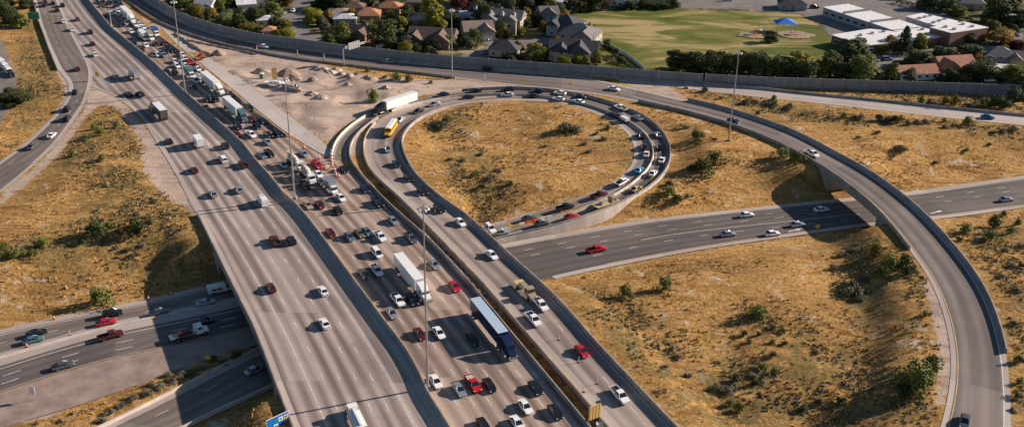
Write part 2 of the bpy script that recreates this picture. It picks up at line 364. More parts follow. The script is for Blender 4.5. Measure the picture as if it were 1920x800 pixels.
road('C',[(300,50,314,58,Z),(334,86,350,82,Z),(368,112,392,108,Z),(430,162,440,138,Z),(480,204,490,177,Z),(536,248,554,226,Z),(590,282,608,267,Z),(625,300,622,284,Z)],MT['pave_new'],'L',0,0,3.,2)

# ------------------------------------------------------------------ terrain
def poly_in(px,py,poly):
    c=np.zeros(px.shape,bool); n=len(poly); j=n-1
    for i in range(n):
        xi,yi=poly[i][:2]; xj,yj=poly[j][:2]
        cond=((yi>py)!=(yj>py))&(px<(xj-xi)*(py-yi)/(yj-yi+1e-12)+xi); c^=cond; j=i
    return c
def dist_pts(X,Y,pts):
    pts=np.array(pts)[:,:2]; out=np.full(X.size,1e9); idx=np.zeros(X.size,int); fx,fy=X.ravel(),Y.ravel()
    for s in range(0,X.size,20000):
        dd=(fx[s:s+20000,None]-pts[None,:,0])**2+(fy[s:s+20000,None]-pts[None,:,1])**2
        k=dd.argmin(1); idx[s:s+20000]=k; out[s:s+20000]=np.sqrt(dd[np.arange(len(k)),k])
    return out.reshape(X.shape),idx.reshape(X.shape)
corrN=[P(*q,0) for q in [(-700,880),(-330,700),(-150,656),(0,614),(118,590),(202,572),(302,554),(440,518),(560,493),(700,464),(800,443),(880,428),(905,423),(925,450),(941,455),(1008,442.5),(1059,434.5),(1126,422.5),(1196,411),(1300,399),(1440,384),(1514,376),(1697,359),(1800,344),(1920,327),(2060,309),(2500,250)]]
corrS=[P(*q,0) for q in [(-700,1200),(-60,960),(250,860),(340,806),(381,785),(430,765),(520,724),(640,667),(790,602),(900,560),(1017,531),(1100,510),(1180,495),(1340,465),(1440,451),(1560,434),(1649,422),(1790,409),(1960,386),(2100,366),(2560,300)]]
CORR=np.array(corrN+corrS[::-1])
corr_edge=resample(np.vstack([CORR,CORR[:1]]),2.)
wedge=[P(*q,0)[:2] for q in [(0,800),(84,783),(189,748),(321,699),(440,657),(480,652),(381,703),(202,796),(60,880),(-60,880)]]
STEP=1.6
xs=np.arange(-340,341,STEP); yy=np.arange(150,640,STEP)
xo=lambda a,n,s:[a+s*(1.25**i-1)*12 for i in range(1,n)]
xs=np.r_[[-340-v for v in xo(0,22,1)][::-1],xs,[xs[-1]+v for v in xo(0,22,1)]]
yy=np.r_[[150-v for v in xo(0,22,1)][::-1],yy,[yy[-1]+v for v in xo(0,24,1)]]
GX,GY=np.meshgrid(xs,yy)
dc,_=dist_pts(GX,GY,corr_edge); inside=poly_in(GX,GY,CORR); dc=np.where(inside,0,dc)
def vnoise(X,Y,s,seed):
    rs=np.random.RandomState(seed); g=rs.rand(256,256); x=X/s; y=Y/s
    xi=np.floor(x).astype(int); yi=np.floor(y).astype(int); fx=x-xi; fy=y-yi; fx=fx*fx*(3-2*fx); fy=fy*fy*(3-2*fy)
    a=g[xi%256,yi%256]; b=g[(xi+1)%256,yi%256]; c=g[xi%256,(yi+1)%256]; d=g[(xi+1)%256,(yi+1)%256]
    return (a*(1-fx)+b*fx)*(1-fy)+(c*(1-fx)+d*fx)*fy
sst=lambda t:np.clip(t,0,1)**2*(3-2*np.clip(t,0,1))
# slope width: long on the left, shorter elsewhere
wd=np.where(GX<-30,42,26)+0*GX
wd=26+16*sst((-GX-20)/30)
north=GY>250
B0=7.0*sst((dc-1)/wd)
B0+= (vnoise(GX,GY,34,1)-.5)*2.2*sst((dc-4)/20)+(vnoise(GX,GY,13,2)-.5)*.9*sst((dc-3)/10)+(vnoise(GX,GY,5,3)-.5)*.35*sst((dc-2)/6)
yard=poly_in(GX,GY,[P(*q,Z)[:2] for q in [(230,-25),(296,9),(358,44),(409,60),(480,76),(649,98),(784,112),(960,127),(1161,141),(1314,148),(1440,160),(1632,165),(1777,171),(1920,176),(2300,190)]]+[(2500,900),(2500,6000),(-2500,6000),(-1400,1500)])
B0=np.where(yard,7.0+ (vnoise(GX,GY,60,5)-.5)*.4,B0)
# the bowl inside the loop
bowl=[P(*q,6)[:2] for q in [(770,240),(850,200),(960,192),(1100,210),(1170,250),(1185,300),(1150,340),(1050,378),(950,400),(880,400),(800,330)]]
bc=np.mean(np.array(bowl),axis=0)
db=np.hypot((GX-bc[0])/1.0,(GY-bc[1])/1.3)
B0-=2.2*np.exp(-(db/32)**2)
fld=[P(*q,4)[:2] for q in [(1020,525),(1240,486),(1440,450),(1600,432),(1650,440),(1700,520),(1735,640),(1730,900),(1350,900),(1150,680)]]
fe=resample(np.array([[*a] for a in fld]+[[*fld[0]]]),2.); dfl,_=dist_pts(GX,GY,fe); inf=poly_in(GX,GY,fld); fm=sst(np.where(inf,dfl,0)/14.)
B0=B0*(1-fm)+fm*(B0*.55+.5+(vnoise(GX,GY,22,31)-.5)*1.6*sst((dc-4)/15))
gul=resample(np.array([P(*q,3)[:2] for q in [(1575,455),(1590,520),(1620,600),(1600,680)]]),2.); dg,_=dist_pts(GX,GY,gul); B0-=.8*np.exp(-(dg/9)**2)*sst((dc-4)/10)
H=B0.copy()
hard=np.zeros(GX.shape,bool)
for key in ['A','B','C','X','D','E','K','O']:
    r=ROADS[key]; Cc=r['C']; d,i=dist_pts(GX,GY,Cc); hw=np.linalg.norm((r['L']-r['R'])[:,:2],axis=1)/2
    W_=hw[i]; zr=Cc[i,2]-.07; e=d-W_
    fall=20 if key=='D' else (16 if key in('A','B','C','X','E') else 12)
    f=1-sst((e-1.5)/fall); thr=2.0 if key in('K','O') else 5.0
    near=sst((dc-thr)/7.0); f=f*near
    f=np.where(yard&(e>1.5),0,f)
    Hn=H*(1-f)+zr*f
    keep=hard&(e>1.0)
    H=np.where(keep,H,Hn)
    hard|=(e<1.5)&(dc>thr+7)
H=np.where(dc<=0.0,-.22,H)
H=np.where(poly_in(GX,GY,wedge),.15+.5*vnoise(GX,GY,4,9),H)
ws=poly_in(GX,GY,[P(*q,7)[:2] for q in [(350,95),(400,108),(480,112),(560,122),(640,132),(780,146),(760,170),(690,196),(640,228),(610,255),(560,215),(480,160)]])
H=np.where(ws,H+(vnoise(GX,GY,9,41)-.45)*1.5+(vnoise(GX,GY,3.5,42)-.5)*.5,H)
gapp=[*W3[W3[:,1]<P(690,345,7)[1]][:,:2]]+[*W4[W4[:,1]<P(700,335,7)[1]][::-1,:2]]
H=np.where(poly_in(GX,GY,gapp),H-1.3,H)
H=np.where((dc>0)&(dc<3),np.minimum(H,dc*.45-.1),H)
def ground_z(x,y):
    j=np.clip(np.searchsorted(xs,x)-1,0,len(xs)-2); i=np.clip(np.searchsorted(yy,y)-1,0,len(yy)-2)
    a=(x-xs[j])/(xs[j+1]-xs[j]); b=(y-yy[i])/(yy[i+1]-yy[i])
    return float((H[i,j]*(1-a)+H[i,j+1]*a)*(1-b)+(H[i+1,j]*(1-a)+H[i+1,j+1]*a)*b)
def G_(x,y,z0=5.):
    """pixel -> point on the terrain"""
    z=z0
    for _ in range(12):
        p=P(x,y,z); z=.5*z+.5*ground_z(p[0],p[1])
    p=P(x,y,z); return np.array([p[0],p[1],ground_z(p[0],p[1])])
# zones of ground cover: r = gravel / dirt, g = lawn, b = olive scrub, a = paved
def zone(polys,z,feather=2.5):
    out=np.zeros(GX.shape)
    for q in polys:
        w_=[P(*a,z)[:2] for a in q]; ins=poly_in(GX,GY,w_)
        e=resample(np.array([[*a] for a in w_]+[[*w_[0]]]),2.); d,_=dist_pts(GX,GY,e)
        d=np.where(ins,d,-d); out=np.maximum(out,sst((d+feather)/(2*feather)))
    return out
zg=zone([[(174,150),(215,172),(290,260),(330,330),(372,402),(392,440),(368,402),(317,376),(285,345),(268,320),(262,262),(243,236),(215,200),(185,196),(162,215),(110,285),(40,345),(0,375),(0,355),(60,312),(125,245),(160,200)],
  [(255,28),(297,45),(400,82),(480,98),(600,120),(700,148),(870,150),(1000,160),(905,165),(780,180),(690,208),(640,240),(618,270),(480,170),(400,112),(340,78),(290,50)],
  [(1190,172),(1290,185),(1250,160),(1170,150)],
  [(108,132),(91,90),(130,120),(150,160),(128,190),(100,215),(122,180)],
  [(1735,500),(1756,537),(1779,612),(1786,687),(1775,760),(1750,760),(1762,687),(1755,612),(1735,545)],
  [(620,268),(650,255),(678,250),(679,290),(655,290),(622,300)],
  [(1720,356),(1920,322),(1920,334),(1800,350),(1700,364)]],Z)
zg=np.maximum(zg,zone([[(60,790),(0,800),(0,770),(60,760),(130,735),(150,750),(110,775)],[(1150,140),(1160,150),(1240,160),(1200,150)]],0))
zl=zone([[(1075,27),(1160,20),(1270,17),(1390,22),(1455,25),(1500,28),(1545,52),(1565,85),(1560,120),(1440,160),(1314,150),(1180,138),(1130,105),(1110,85),(1085,55)],
  [(1625,98),(1700,90),(1760,78),(1800,80),(1760,90),(1720,96),(1680,105),(1630,115)],[(1785,75),(1900,68),(1900,90),(1860,88),(1800,80)],
  [(810,100),(850,96),(862,100),(838,105),(800,105)],[(862,90),(905,84),(920,88),(870,102),(855,98)],[(975,62),(1000,55),(1025,60),(990,75),(970,78)],
  [(585,62),(620,60),(622,68),(590,70)],[(650,85),(690,78),(720,84),(700,92)],[(1118,82),(1135,84),(1150,100),(1120,100)],[(1120,118),(1150,120),(1180,135),(1130,128)],[(745,38),(790,28),(800,34),(760,42)]],Z,1.5)
zp=zone([[(1270,-5),(1560,-20),(1760,-10),(1790,40),(1760,58),(1600,70),(1570,90),(1545,50),(1500,26),(1380,18),(1275,16)],
  [(560,-20),(545,15),(520,30),(518,60),(560,75),(640,82),(625,68),(580,66),(575,45),(572,30),(590,0),(600,-20)],
  [(862,104),(930,84),(960,76),(1000,72),(1030,70),(1040,80),(1010,90),(960,92),(925,100),(900,112),(870,110)],[(905,80),(930,68),(945,80),(920,88)],
  [(1620,110),(1640,104),(1700,98),(1790,88),(1800,95),(1740,110),(1680,120),(1630,140),(1620,140)],[(1800,100),(1920,60),(1920,75),(1830,110)],
  [(1850,128),(1920,140),(1920,160),(1850,150)]],Z,1.2)
zp=np.maximum(zp,zone([[(-40,62),(0,72),(18,112),(32,148),(28,190),(0,235),(-60,260)]],Z,1.2))
zs=zone([[(150,225),(240,210),(262,300),(330,390),(372,420),(400,480),(330,520),(180,470),(150,500),(0,470),(0,490),(60,440),(160,400),(150,330),(100,320)],
  [(1300,170),(1400,185),(1600,225),(1900,245),(1920,270),(1700,250),(1500,230),(1300,190)],
  [(1100,520),(1200,560),(1290,640),(1300,800),(1250,760),(1060,560)],[(1350,560),(1480,600),(1600,640),(1750,720),(1740,800),(1280,800),(1300,700),(1400,640)],
  [(1560,440),(1690,440),(1740,540),(1720,620),(1600,600),(1560,520)],[(1780,430),(1920,410),(1920,800),(1900,800),(1898,660),(1850,530)],
  [(1330,165),(1920,180),(1920,215),(1600,185),(1440,168)],[(800,210),(900,200),(860,260),(800,260)],[(850,270),(930,290),(960,360),(900,400),(830,340)],[(1130,230),(1185,270),(1185,310),(1150,290)],
  [(40,40),(80,60),(110,150),(120,190),(60,240),(20,280),(10,200)]],5.5,6.)
if True:
    nv=GX.size; ny,nx=GX.shape
    v=np.stack([GX.ravel(),GY.ravel(),H.ravel()],1)
    ii,jj=np.meshgrid(np.arange(ny-1),np.arange(nx-1),indexing='ij'); a=(ii*nx+jj).ravel()
    f=np.stack([a,a+1,a+nx+1,a+nx],1)
    me=bpy.data.meshes.new('ground'); me.vertices.add(nv); me.vertices.foreach_set('co',v.ravel())
    me.loops.add(f.size); me.loops.foreach_set('vertex_index',f.ravel()); me.polygons.add(len(f))
    me.polygons.foreach_set('loop_start',np.arange(0,f.size,4)); me.polygons.foreach_set('use_smooth',np.ones(len(f),bool)); me.update(calc_edges=True)
    ca=me.color_attributes.new('zone','FLOAT_COLOR','POINT'); ca.data.foreach_set('color',np.stack([zg,zl,zs,zp],-1).reshape(-1))
    cb=me.color_attributes.new('zone2','FLOAT_COLOR','POINT'); cb.data.foreach_set('color',np.stack([yard*1.,dc*0,dc*0,dc*0+1],-1).reshape(-1))
    g=bpy.data.objects.new('ground',me); col.objects.link(g); tag(g,'dry golden grass slopes, gravel and yards around the interchange','ground',kind='structure')
    m=bpy.data.materials.new('ground cover'); m.use_nodes=True; n=m.node_tree; b=n.nodes['Principled BSDF']
    tc=n.nodes.new('ShaderNodeTexCoord'); o=tc.outputs['Object']
    at=n.nodes.new('ShaderNodeAttribute'); at.attribute_name='zone'; sx=n.nodes.new('ShaderNodeSeparateColor'); n.links.new(at.outputs['Color'],sx.inputs[0])
    at2=n.nodes.new('ShaderNodeAttribute'); at2.attribute_name='zone2'; sx2=n.nodes.new('ShaderNodeSeparateColor'); n.links.new(at2.outputs['Color'],sx2.inputs[0])
    big=noise(n,o,.035,6,.6,.4); med=noise(n,o,.16,7,.65,.5); fin=noise(n,o,.9,7,.75); vf=noise(n,o,3.2,4,.8)
    grass=ramp(n,fin,[(.27,(.12,.06,.022)),(.42,(.36,.19,.06)),(.56,(.60,.345,.12)),(.72,(.82,.56,.27))])
    grass=mixc(n,mapr(n,big,.42,.68,0,.75),grass,(.27,.155,.055))
    sm=n.nodes.new('ShaderNodeMapping'); sm.inputs['Rotation'].default_value=(0,0,.5); sm.inputs['Scale'].default_value=(.22,1,1); n.links.new(o,sm.inputs[0]); strk=noise(n,sm.outputs[0],.30,6,.65,1.2)
    grass=mixc(n,mapr(n,strk,.51,.66,0,.75),grass,(.18,.09,.032)); grass=mixc(n,mapr(n,strk,.44,.34,0,.5),grass,(.66,.45,.20))
    grass=mixc(n,mapr(n,med,.585,.66,0,.9),grass,(.60,.49,.37))
    olive=ramp(n,fin,[(.3,(.07,.06,.024)),(.5,(.20,.145,.055)),(.7,(.40,.28,.11))])
    om=math_(n,'MULTIPLY',sx.outputs[2],mapr(n,med,.42,.56))
    grass=mixc(n,om,grass,olive)
    grass=mixc(n,mapr(n,med,.30,.40,.5,0),grass,(.15,.11,.04))
    grav=ramp(n,fin,[(.28,(.36,.265,.205)),(.5,(.47,.35,.275)),(.72,(.57,.44,.35))])
    grav=mixc(n,mapr(n,med,.5,.68,0,.6),grav,(.33,.24,.18))
    grav=mixc(n,mapr(n,big,.5,.6,0,.5),grav,(.55,.43,.345)); grav=mixc(n,mapr(n,strk,.53,.60,0,.6),grav,(.27,.19,.145)); grav=mixc(n,mapr(n,vf,.62,.72,0,.5),grav,(.22,.16,.125))
    gm=math_(n,'ADD',sx.outputs[0],mapr(n,med,.3,.7,-.25,.25),clamp=True); gm=mapr(n,gm,.4,.6)
    lm=n.nodes.new('ShaderNodeMapping'); lm.inputs['Scale'].default_value=(.35,1,1); n.links.new(o,lm.inputs[0]); lmed=noise(n,lm.outputs[0],.07,5,.6,.8)
    lawn=ramp(n,lmed,[(.36,(.075,.10,.022)),(.46,(.15,.15,.042)),(.51,(.26,.215,.08)),(.57,(.44,.32,.155))])
    lawn=mixc(n,mapr(n,fin,.35,.7,0,.35),lawn,(.10,.12,.03))
    yardc=ramp(n,med,[(.38,(.04,.055,.018)),(.5,(.09,.09,.04)),(.56,(.22,.17,.10)),(.66,(.30,.24,.17))])
    pave=ramp(n,med,[(.3,(.16,.14,.135)),(.7,(.26,.23,.21))])
    c=mixc(n,sx2.outputs[0],grass,yardc); c=mixc(n,gm,c,grav); c=mixc(n,sx.outputs[1],c,lawn)
    at3=at.outputs['Alpha']; c=mixc(n,at3,c,pave)
    n.links.new(c,b.inputs['Base Color']); b.inputs['Roughness'].default_value=1; b.inputs['Specular IOR Level'].default_value=.05
    hsum=math_(n,'ADD',math_(n,'MULTIPLY',fin,1.0),math_(n,'MULTIPLY',vf,.35))
    rough_=math_(n,'SUBTRACT',1.0,math_(n,'MAXIMUM',math_(n,'MULTIPLY',math_(n,'MAXIMUM',sx.outputs[1],sx.outputs[0]),.75),at3))
    bp=n.nodes.new('ShaderNodeBump'); bp.inputs['Distance'].default_value=.9; n.links.new(hsum,bp.inputs['Height']); n.links.new(rough_,bp.inputs['Strength']); n.links.new(bp.outputs[0],b.inputs['Normal'])
    me.materials.append(m)
#@@ROADS
# ------------------------------------------------------------------ roads, markings
road_build('A','left_carriageway','broad concrete carriageway with light traffic left of the median wall')
road_build('B','middle_carriageway','rust brown concrete carriageway jammed with traffic between two barriers')
road_build('C','closed_lane','freshly poured pale concrete lane beside the jam',lift=.02)
road_build('X','side_ramp','narrow ramp bending away at the far left',lift=.02)
road_build('K','loop_ramp','inner loop ramp that comes down as the right hand deck')
road_build('O','outer_loop_ramp','outer single lane ramp round the loop',lift=.006)
road_build('D','curved_ramp','ramp along the noise wall that sweeps over the lower road')
road_build('E','frontage_road','pale road running off to the right edge',lift=.006)
road_build('H','lower_highway','dark asphalt highway passing under the decks')
road_build('G','lower_collector_road','two lane collector beside the lower highway',lift=.01)
road_build('I','lower_entrance_ramp','ramp at the bottom left running under the deck',lift=.02)
D_=(3.,9.)
wA=lambda n_:[2.4+4.6+3.75*i for i in range(1,n_)]
mark('A',2.4,'R',.22,m='paint_y'); mark('A',[6.6,7.1],'R',.17); mark('A',wA(5),'R',.2,D_)
mark('A',2.4+4.6+3.75*5,'R',.2)
mark('B',1.3,'L',.2,m='paint_y'); mark('B',[1.3+3.75*i for i in range(1,8)],'L',.2,D_); mark('B',2.8,'R',.2,rng=(0,.42))
mark('K',1.0,'R',.2,rng=(0,.85)); mark('K',5.2,'R',.17,D_,rng=(0,.75)); mark('K',1.2,'L',.2,m='paint_y',rng=(.05,.95))
mark('O',1.0,'L',.18); mark('O',1.0,'R',.18)
mark('D',1.4,'L',.2); mark('D',1.6,'R',.2,m='paint_y',rng=(.35,1)); mark('D',5.4,'L',.16,D_,rng=(0,.36)); mark('D',1.2,'R',.2,rng=(0,.35))
mark('E',1.3,'L',.18); mark('E',1.3,'R',.18)
mark('X',1.6,'L',.2); mark('X',1.4,'R',.2); mark('X',5.4,'L',.16,D_)
mark('H',2.6,'L',.2); mark('H',[6.3,10.],'L',.18,D_,rng=(.40,1)); mark('H',[8.2,11.6],'L',.2,(4,9),rng=(0,.40)); mark('H',13.8,'L',.22,rng=(.55,.74))
mark('H',17.5,'L',.18,D_,rng=(.5,.80)); mark('H',2.2,'R',.2,m='paint_y',rng=(.5,1)); mark('H',14.6,'L',.2,m='paint_y',rng=(0,.42)); mark('H',4.6,'L',.22,rng=(0,.42))
mark('G',3.,'L',.18); mark('G',6.7,'L',.16,D_); mark('G',1.6,'R',.18)
mark('I',1.6,'L',.18); mark('I',1.4,'R',.18); mark('I',5.3,'L',.16,D_)
MT['pinkish']=solid_concrete('coarse pinkish shoulder',(.38,.285,.24),(.20,.145,.12),.22)
# pale concrete gutters and shoulders beside the lower highway and the ramps
def shoulder(key,side,wd_,name,rng=(0,1),z=.02,mt='shoulder',out=0.):
    r=ROADS[key]; L,Rr,d=r['L'],r['R'],r['d']; n=len(L); i0,i1=int(rng[0]*n),int(rng[1]*n)
    a,b=(L,Rr) if side=='L' else (Rr,L)
    a=a[i0:i1];b=b[i0:i1]; u=(b-a); u/=np.linalg.norm(u[:,:2],axis=1)[:,None]; u[:,2]=(b-a)[:,2]/np.linalg.norm((b-a)[:,:2],axis=1)
    s=strip_mesh(name,a-u*out+[0,0,z+r['lift']],a+u*wd_+[0,0,z+r['lift']],d[i0:i1]-d[i0],MT[mt],'L',parent=r['obj'])
shoulder('H','L',2.3,'concrete_shoulder',(.42,1.)); shoulder('H','R',1.9,'concrete_shoulder',(.46,1.))
shoulder('G','R',2.2,'concrete_shoulder',(0,1.)); shoulder('G','L',2.4,'concrete_shoulder')
r=ROADS['H']; n_=int(.38*len(r['L'])); u=(r['R']-r['L'])[:n_]; W_=np.linalg.norm(u[:,:2],axis=1)[:,None]; strip_mesh('gravel_shoulder',r['L'][:n_]+u/W_*np.minimum(15.2,W_-.5)+[0,0,.024],r['R'][:n_]+[0,0,.024],r['d'][:n_],MT['pinkish'],'L',parent=r['obj'])
shoulder('H','L',3.2,'concrete_shoulder',(.0,.38)); shoulder('I','L',2.2,'concrete_shoulder'); shoulder('I','R',1.2,'concrete_shoulder')
shoulder('A','R',2.1,'concrete_shoulder',mt='pave_new',z=.006); shoulder('A','L',1.7,'concrete_shoulder',mt='shoulder',z=.006)
shoulder('B','L',1.0,'concrete_shoulder',mt='shoulder',z=.006); shoulder('B','R',2.4,'concrete_shoulder',(0,.45),mt='shoulder',z=.006)
shoulder('K','L',3.2,'concrete_shoulder',(0,.55),mt='shoulder',z=.006); shoulder('K','R',.9,'concrete_shoulder',(.45,1),mt='shoulder',z=.006)
shoulder('D','L',1.4,'concrete_shoulder',mt='shoulder',z=.006); shoulder('D','R',1.2,'concrete_shoulder',mt='shoulder',z=.006)
shoulder('X','L',1.5,'concrete_shoulder',mt='shoulder',z=.006); shoulder('X','R',1.4,'concrete_shoulder',mt='shoulder',z=.006)
shoulder('A','R',7.,'hov_shoulder',(0.3,.301)) if False else None

# ------------------------------------------------------------------ barriers
def sub(p,y0=-1e9,y1=1e9): return np.array([q for q in p if y0<=q[1]<=y1])
BA=MT['barrier']
rk=ROADS['K']; ro=ROADS['O']; rd=ROADS['D']
def kidx(r,px,py):
    return min(range(len(r['C'])),key=lambda i:(project(r['C'][i])[0]-px)**2+(project(r['C'][i])[1]-py)**2)
wall('median_barrier',W1,1.45,BA,'long tall concrete median wall between the left and the jammed middle carriageway','median barrier',.7,.35,k=1)
a=kidx(ro,640,285); b=kidx(ro,704,214)
wall('concrete_barrier',np.vstack([ro['R'][a:b][::-1],W3[1:]]),1.1,BA,'concrete barrier on the right edge of the jammed middle carriageway','barrier',.6,.3,k=2)
a=kidx(rk,715,285); b=kidx(rk,735,222)
wall('concrete_barrier',np.vstack([rk['L'][a:b][::-1],W4[1:-1]]),1.0,BA,'concrete parapet on the left edge of the right hand ramp deck','barrier',.6,.3,k=2)
a=kidx(rk,745,275); b=kidx(rk,822,200)
wall('concrete_barrier',np.vstack([rk['R'][a:b][::-1],W5[1:]]),1.25,BA,'concrete parapet on the right edge of the right hand ramp deck','barrier',.6,.35,k=2)
wall('concrete_barrier',sub(E0,0,P(371,403,Z)[1]+2),1.0,BA,'concrete parapet on the outer left edge of the left deck','barrier',.6,.35,k=1)
wall('concrete_barrier',sub(E0,P(108,132,Z)[1]-2,P(55,-30,Z)[1]),1.0,BA,'concrete barrier below the green sign at the far upper left','barrier',.6,.35,k=1)
wall('concrete_barrier',E2[1:-2],1.0,BA,'temporary concrete barrier between the jam and the closed pale lane','barrier',.6,.3,k=2)
rk=ROADS['K']; ro=ROADS['O']; rd=ROADS['D']
def edge(r,side,i0,i1): return r[side][int(i0*len(r['L'])):int(i1*len(r['L']))]
# position along K by pixel helper
def kidx(r,px,py):
    best=min(range(len(r['C'])),key=lambda i:(project(r['C'][i])[0]-px)**2+(project(r['C'][i])[1]-py)**2); return best
o1=kidx(ro,640,285); o2=kidx(ro,700,218)
o3=kidx(ro,985,422)
wall('loop_divider',ro['R'][o2+3:o3],.95,MT['barrier_white'],'thin curving divider wall between the two loop ramps','barrier',.6,.3,k=1)
wall('concrete_barrier',ro['L'][o1-2:kidx(ro,690,225)+3],1.0,MT['barrier_white'],'white barrier on the left side of the outer ramp below the black cabbed truck','barrier',.6,.3,k=1)
o4=kidx(ro,870,172)
wall('concrete_barrier',ro['L'][o4:],1.2,BA,'long outer barrier curving round the top and right of the loop','barrier',.6,.35,k=1)
# retaining wall that carries the outer ramp on the right
o5=kidx(ro,1215,340); rwv=[];
Lr=ro['L'][o5-2:]; u=(ro['L']-ro['R'])[o5-2:]; u/=np.linalg.norm(u[:,:2],axis=1)[:,None]
mb=MB()
for i in range(len(Lr)-1):
    p,q=Lr[i],Lr[i+1]; pu,qu=u[i],u[i+1]
    v=[(p[0]+pu[0]*.32,p[1]+pu[1]*.32,p[2]+.6),(q[0]+qu[0]*.32,q[1]+qu[1]*.32,q[2]+.6),(q[0]+qu[0]*.75,q[1]+qu[1]*.75,-.5),(p[0]+pu[0]*.75,p[1]+pu[1]*.75,-.5)]
    v+=[(a_-(pu[0] if k_ in(0,3) else qu[0])*.5,b_-(pu[1] if k_ in (0,3) else qu[1])*.5,c_) for k_,(a_,b_,c_) in enumerate(v)]
    mb.add(v,[(0,3,2,1),(0,1,5,4),(4,5,6,7)],MT['barrier_white'])
tag(mb.build('retaining_wall'),'pale sloping retaining wall below the outer loop ramp beside the lower highway','retaining wall')
# curved ramp
d1=kidx(rd,1225,180); d2=kidx(rd,1800,600) ; d2=len(rd['L'])-1
while project(rd['L'][d2])[1]>680: d2-=1
wall('concrete_barrier',rd['L'][d1+4:d2],1.25,BA,'long concrete parapet on the outer right side of the curved overpass ramp','barrier',.6,.35,k=1)
dl=len(rd['R'])-1
while project(rd['R'][dl])[1]>484: dl-=1
wall('concrete_barrier',rd['R'][kidx(rd,1205,178):dl],1.2,BA,'concrete parapet on the inner left side of the curved overpass ramp','barrier',.6,.35,k=1)
wall('concrete_barrier',rd['R'][kidx(rd,270,10):kidx(rd,868,134)],.9,BA,'low dark sided barrier between the noise wall road and the bare dirt','barrier',.6,.3,k=1)
re_=ROADS['E']
wall('concrete_barrier',re_['L'][int(len(re_['L'])*.02):],1.0,BA,'concrete barrier on the far side of the straight pale road at the right','barrier',.6,.3,k=1)
rg=ROADS['G']; g1=kidx(rg,334,575)
wall('concrete_kerb',np.array([p+np.array([0,0,.0]) for p in rg['R'][:kidx(rg,700,485)]]),.3,MT['barrier_white'],'low pale kerb between the lower highway and its collector road','kerb',.9,.7,k=1)
ri=ROADS['I']
wall('concrete_barrier',ri['L'],.8,MT['barrier_white'],'pale barrier beside the shrub strip at the bottom left ramp','barrier',.6,.3,k=1)
wall('concrete_barrier',ri['R'][3:],.8,MT['barrier_white'],'pale barrier on the near side of the bottom left ramp','barrier',.6,.3,k=1)
wall('concrete_barrier',[P(*q,6.4) for q in [(620,250),(600,242)]]+[P(600,242,6.4)+np.array([-2,1,0])],.6,BA,'x','barrier') if False else None
# noise walls
def noise_wall(pts,h,label,base=0.):
    root=empty('noise_wall',tuple(pts[0])); tag(root,label,'noise wall')
    pts=smooth(resample(np.array(pts),3.),1); off=np.array(pts[0])
    o=wall('wall_panel',pts-off,h,MT['noisewall'],None,None,.3,.26,parent=root,k=0,base=.5)
    ps=resample(pts,9.); mb=MB()
    for q in ps: mb.box((q[0]-off[0],q[1]-off[1],q[2]-off[2]+h/2+.1),(.55,.55,h+.2),MT['barrier'])
    mb.build('post',root)
    return root,pts,off
nz=[P(*q,Z+.9) for q in [(225,-48),(262,-10),(296,11),(325,29),(358,45),(409,61),(480,77),(564,88),(649,100),(720,107),(784,115),(870,122),(960,129),(1060,136),(1161,143),(1229,149),(1296,153),(1316,155)]]
nz=[np.array([q[0],q[1]+.5,Z]) for q in nz]
r_,p_,o_=noise_wall(nz,4.4,'long curving grey noise wall between the houses and the freeway')
wall('wall_footing',p_-o_-np.array([0,.8,0]),1.0,BA,None,None,.5,.3,parent=r_,k=0)
nz=[P(*q,Z) for q in [(1322,157),(1380,160),(1440,163),(1535,166),(1632,169),(1777,173.5),(1912,178),(2060,187)]]
noise_wall(nz,4.2,'second grey noise wall on the right below the big trees and brown roofed houses',.5)

def arrow(px,py,px2,py2,z=.0):
    a,b=P(px,py,z),P(px2,py2,z); d=(b-a)/np.linalg.norm(b-a); n_=np.array([-d[1],d[0],0]); mb=MB(); zz=np.array([0,0,.016])
    q=lambda u,v:tuple(a+d*u+n_*v+zz); mb.add([q(0,-.2),q(3.2,-.2),q(3.2,.2),q(0,.2)],[(0,1,2,3)],MT['paint_w']); mb.add([q(3.2,-.7),q(5.2,0),q(3.2,.7)],[(0,1,2)],MT['paint_w']); mb.build('lane_arrow',ROADS['H']['obj'])
arrow(1478,434,1508,428); arrow(1745,400,1772,393)
# expansion joints across the decks
def joint(p,q,parent):
    mb=MB(); d=np.array(q)-np.array(p); c=(np.array(p)+np.array(q))/2; mb.box((c[0],c[1],c[2]+.016),(np.hypot(d[0],d[1]),.45,.012),MT['blackp'],math.atan2(d[1],d[0])); mb.build('expansion_joint',parent)
joint(P(374,402,Z),P(548,379,Z),ROADS['A']['obj']); joint(P(597,405,Z),P(742,392,Z),ROADS['B']['obj'])
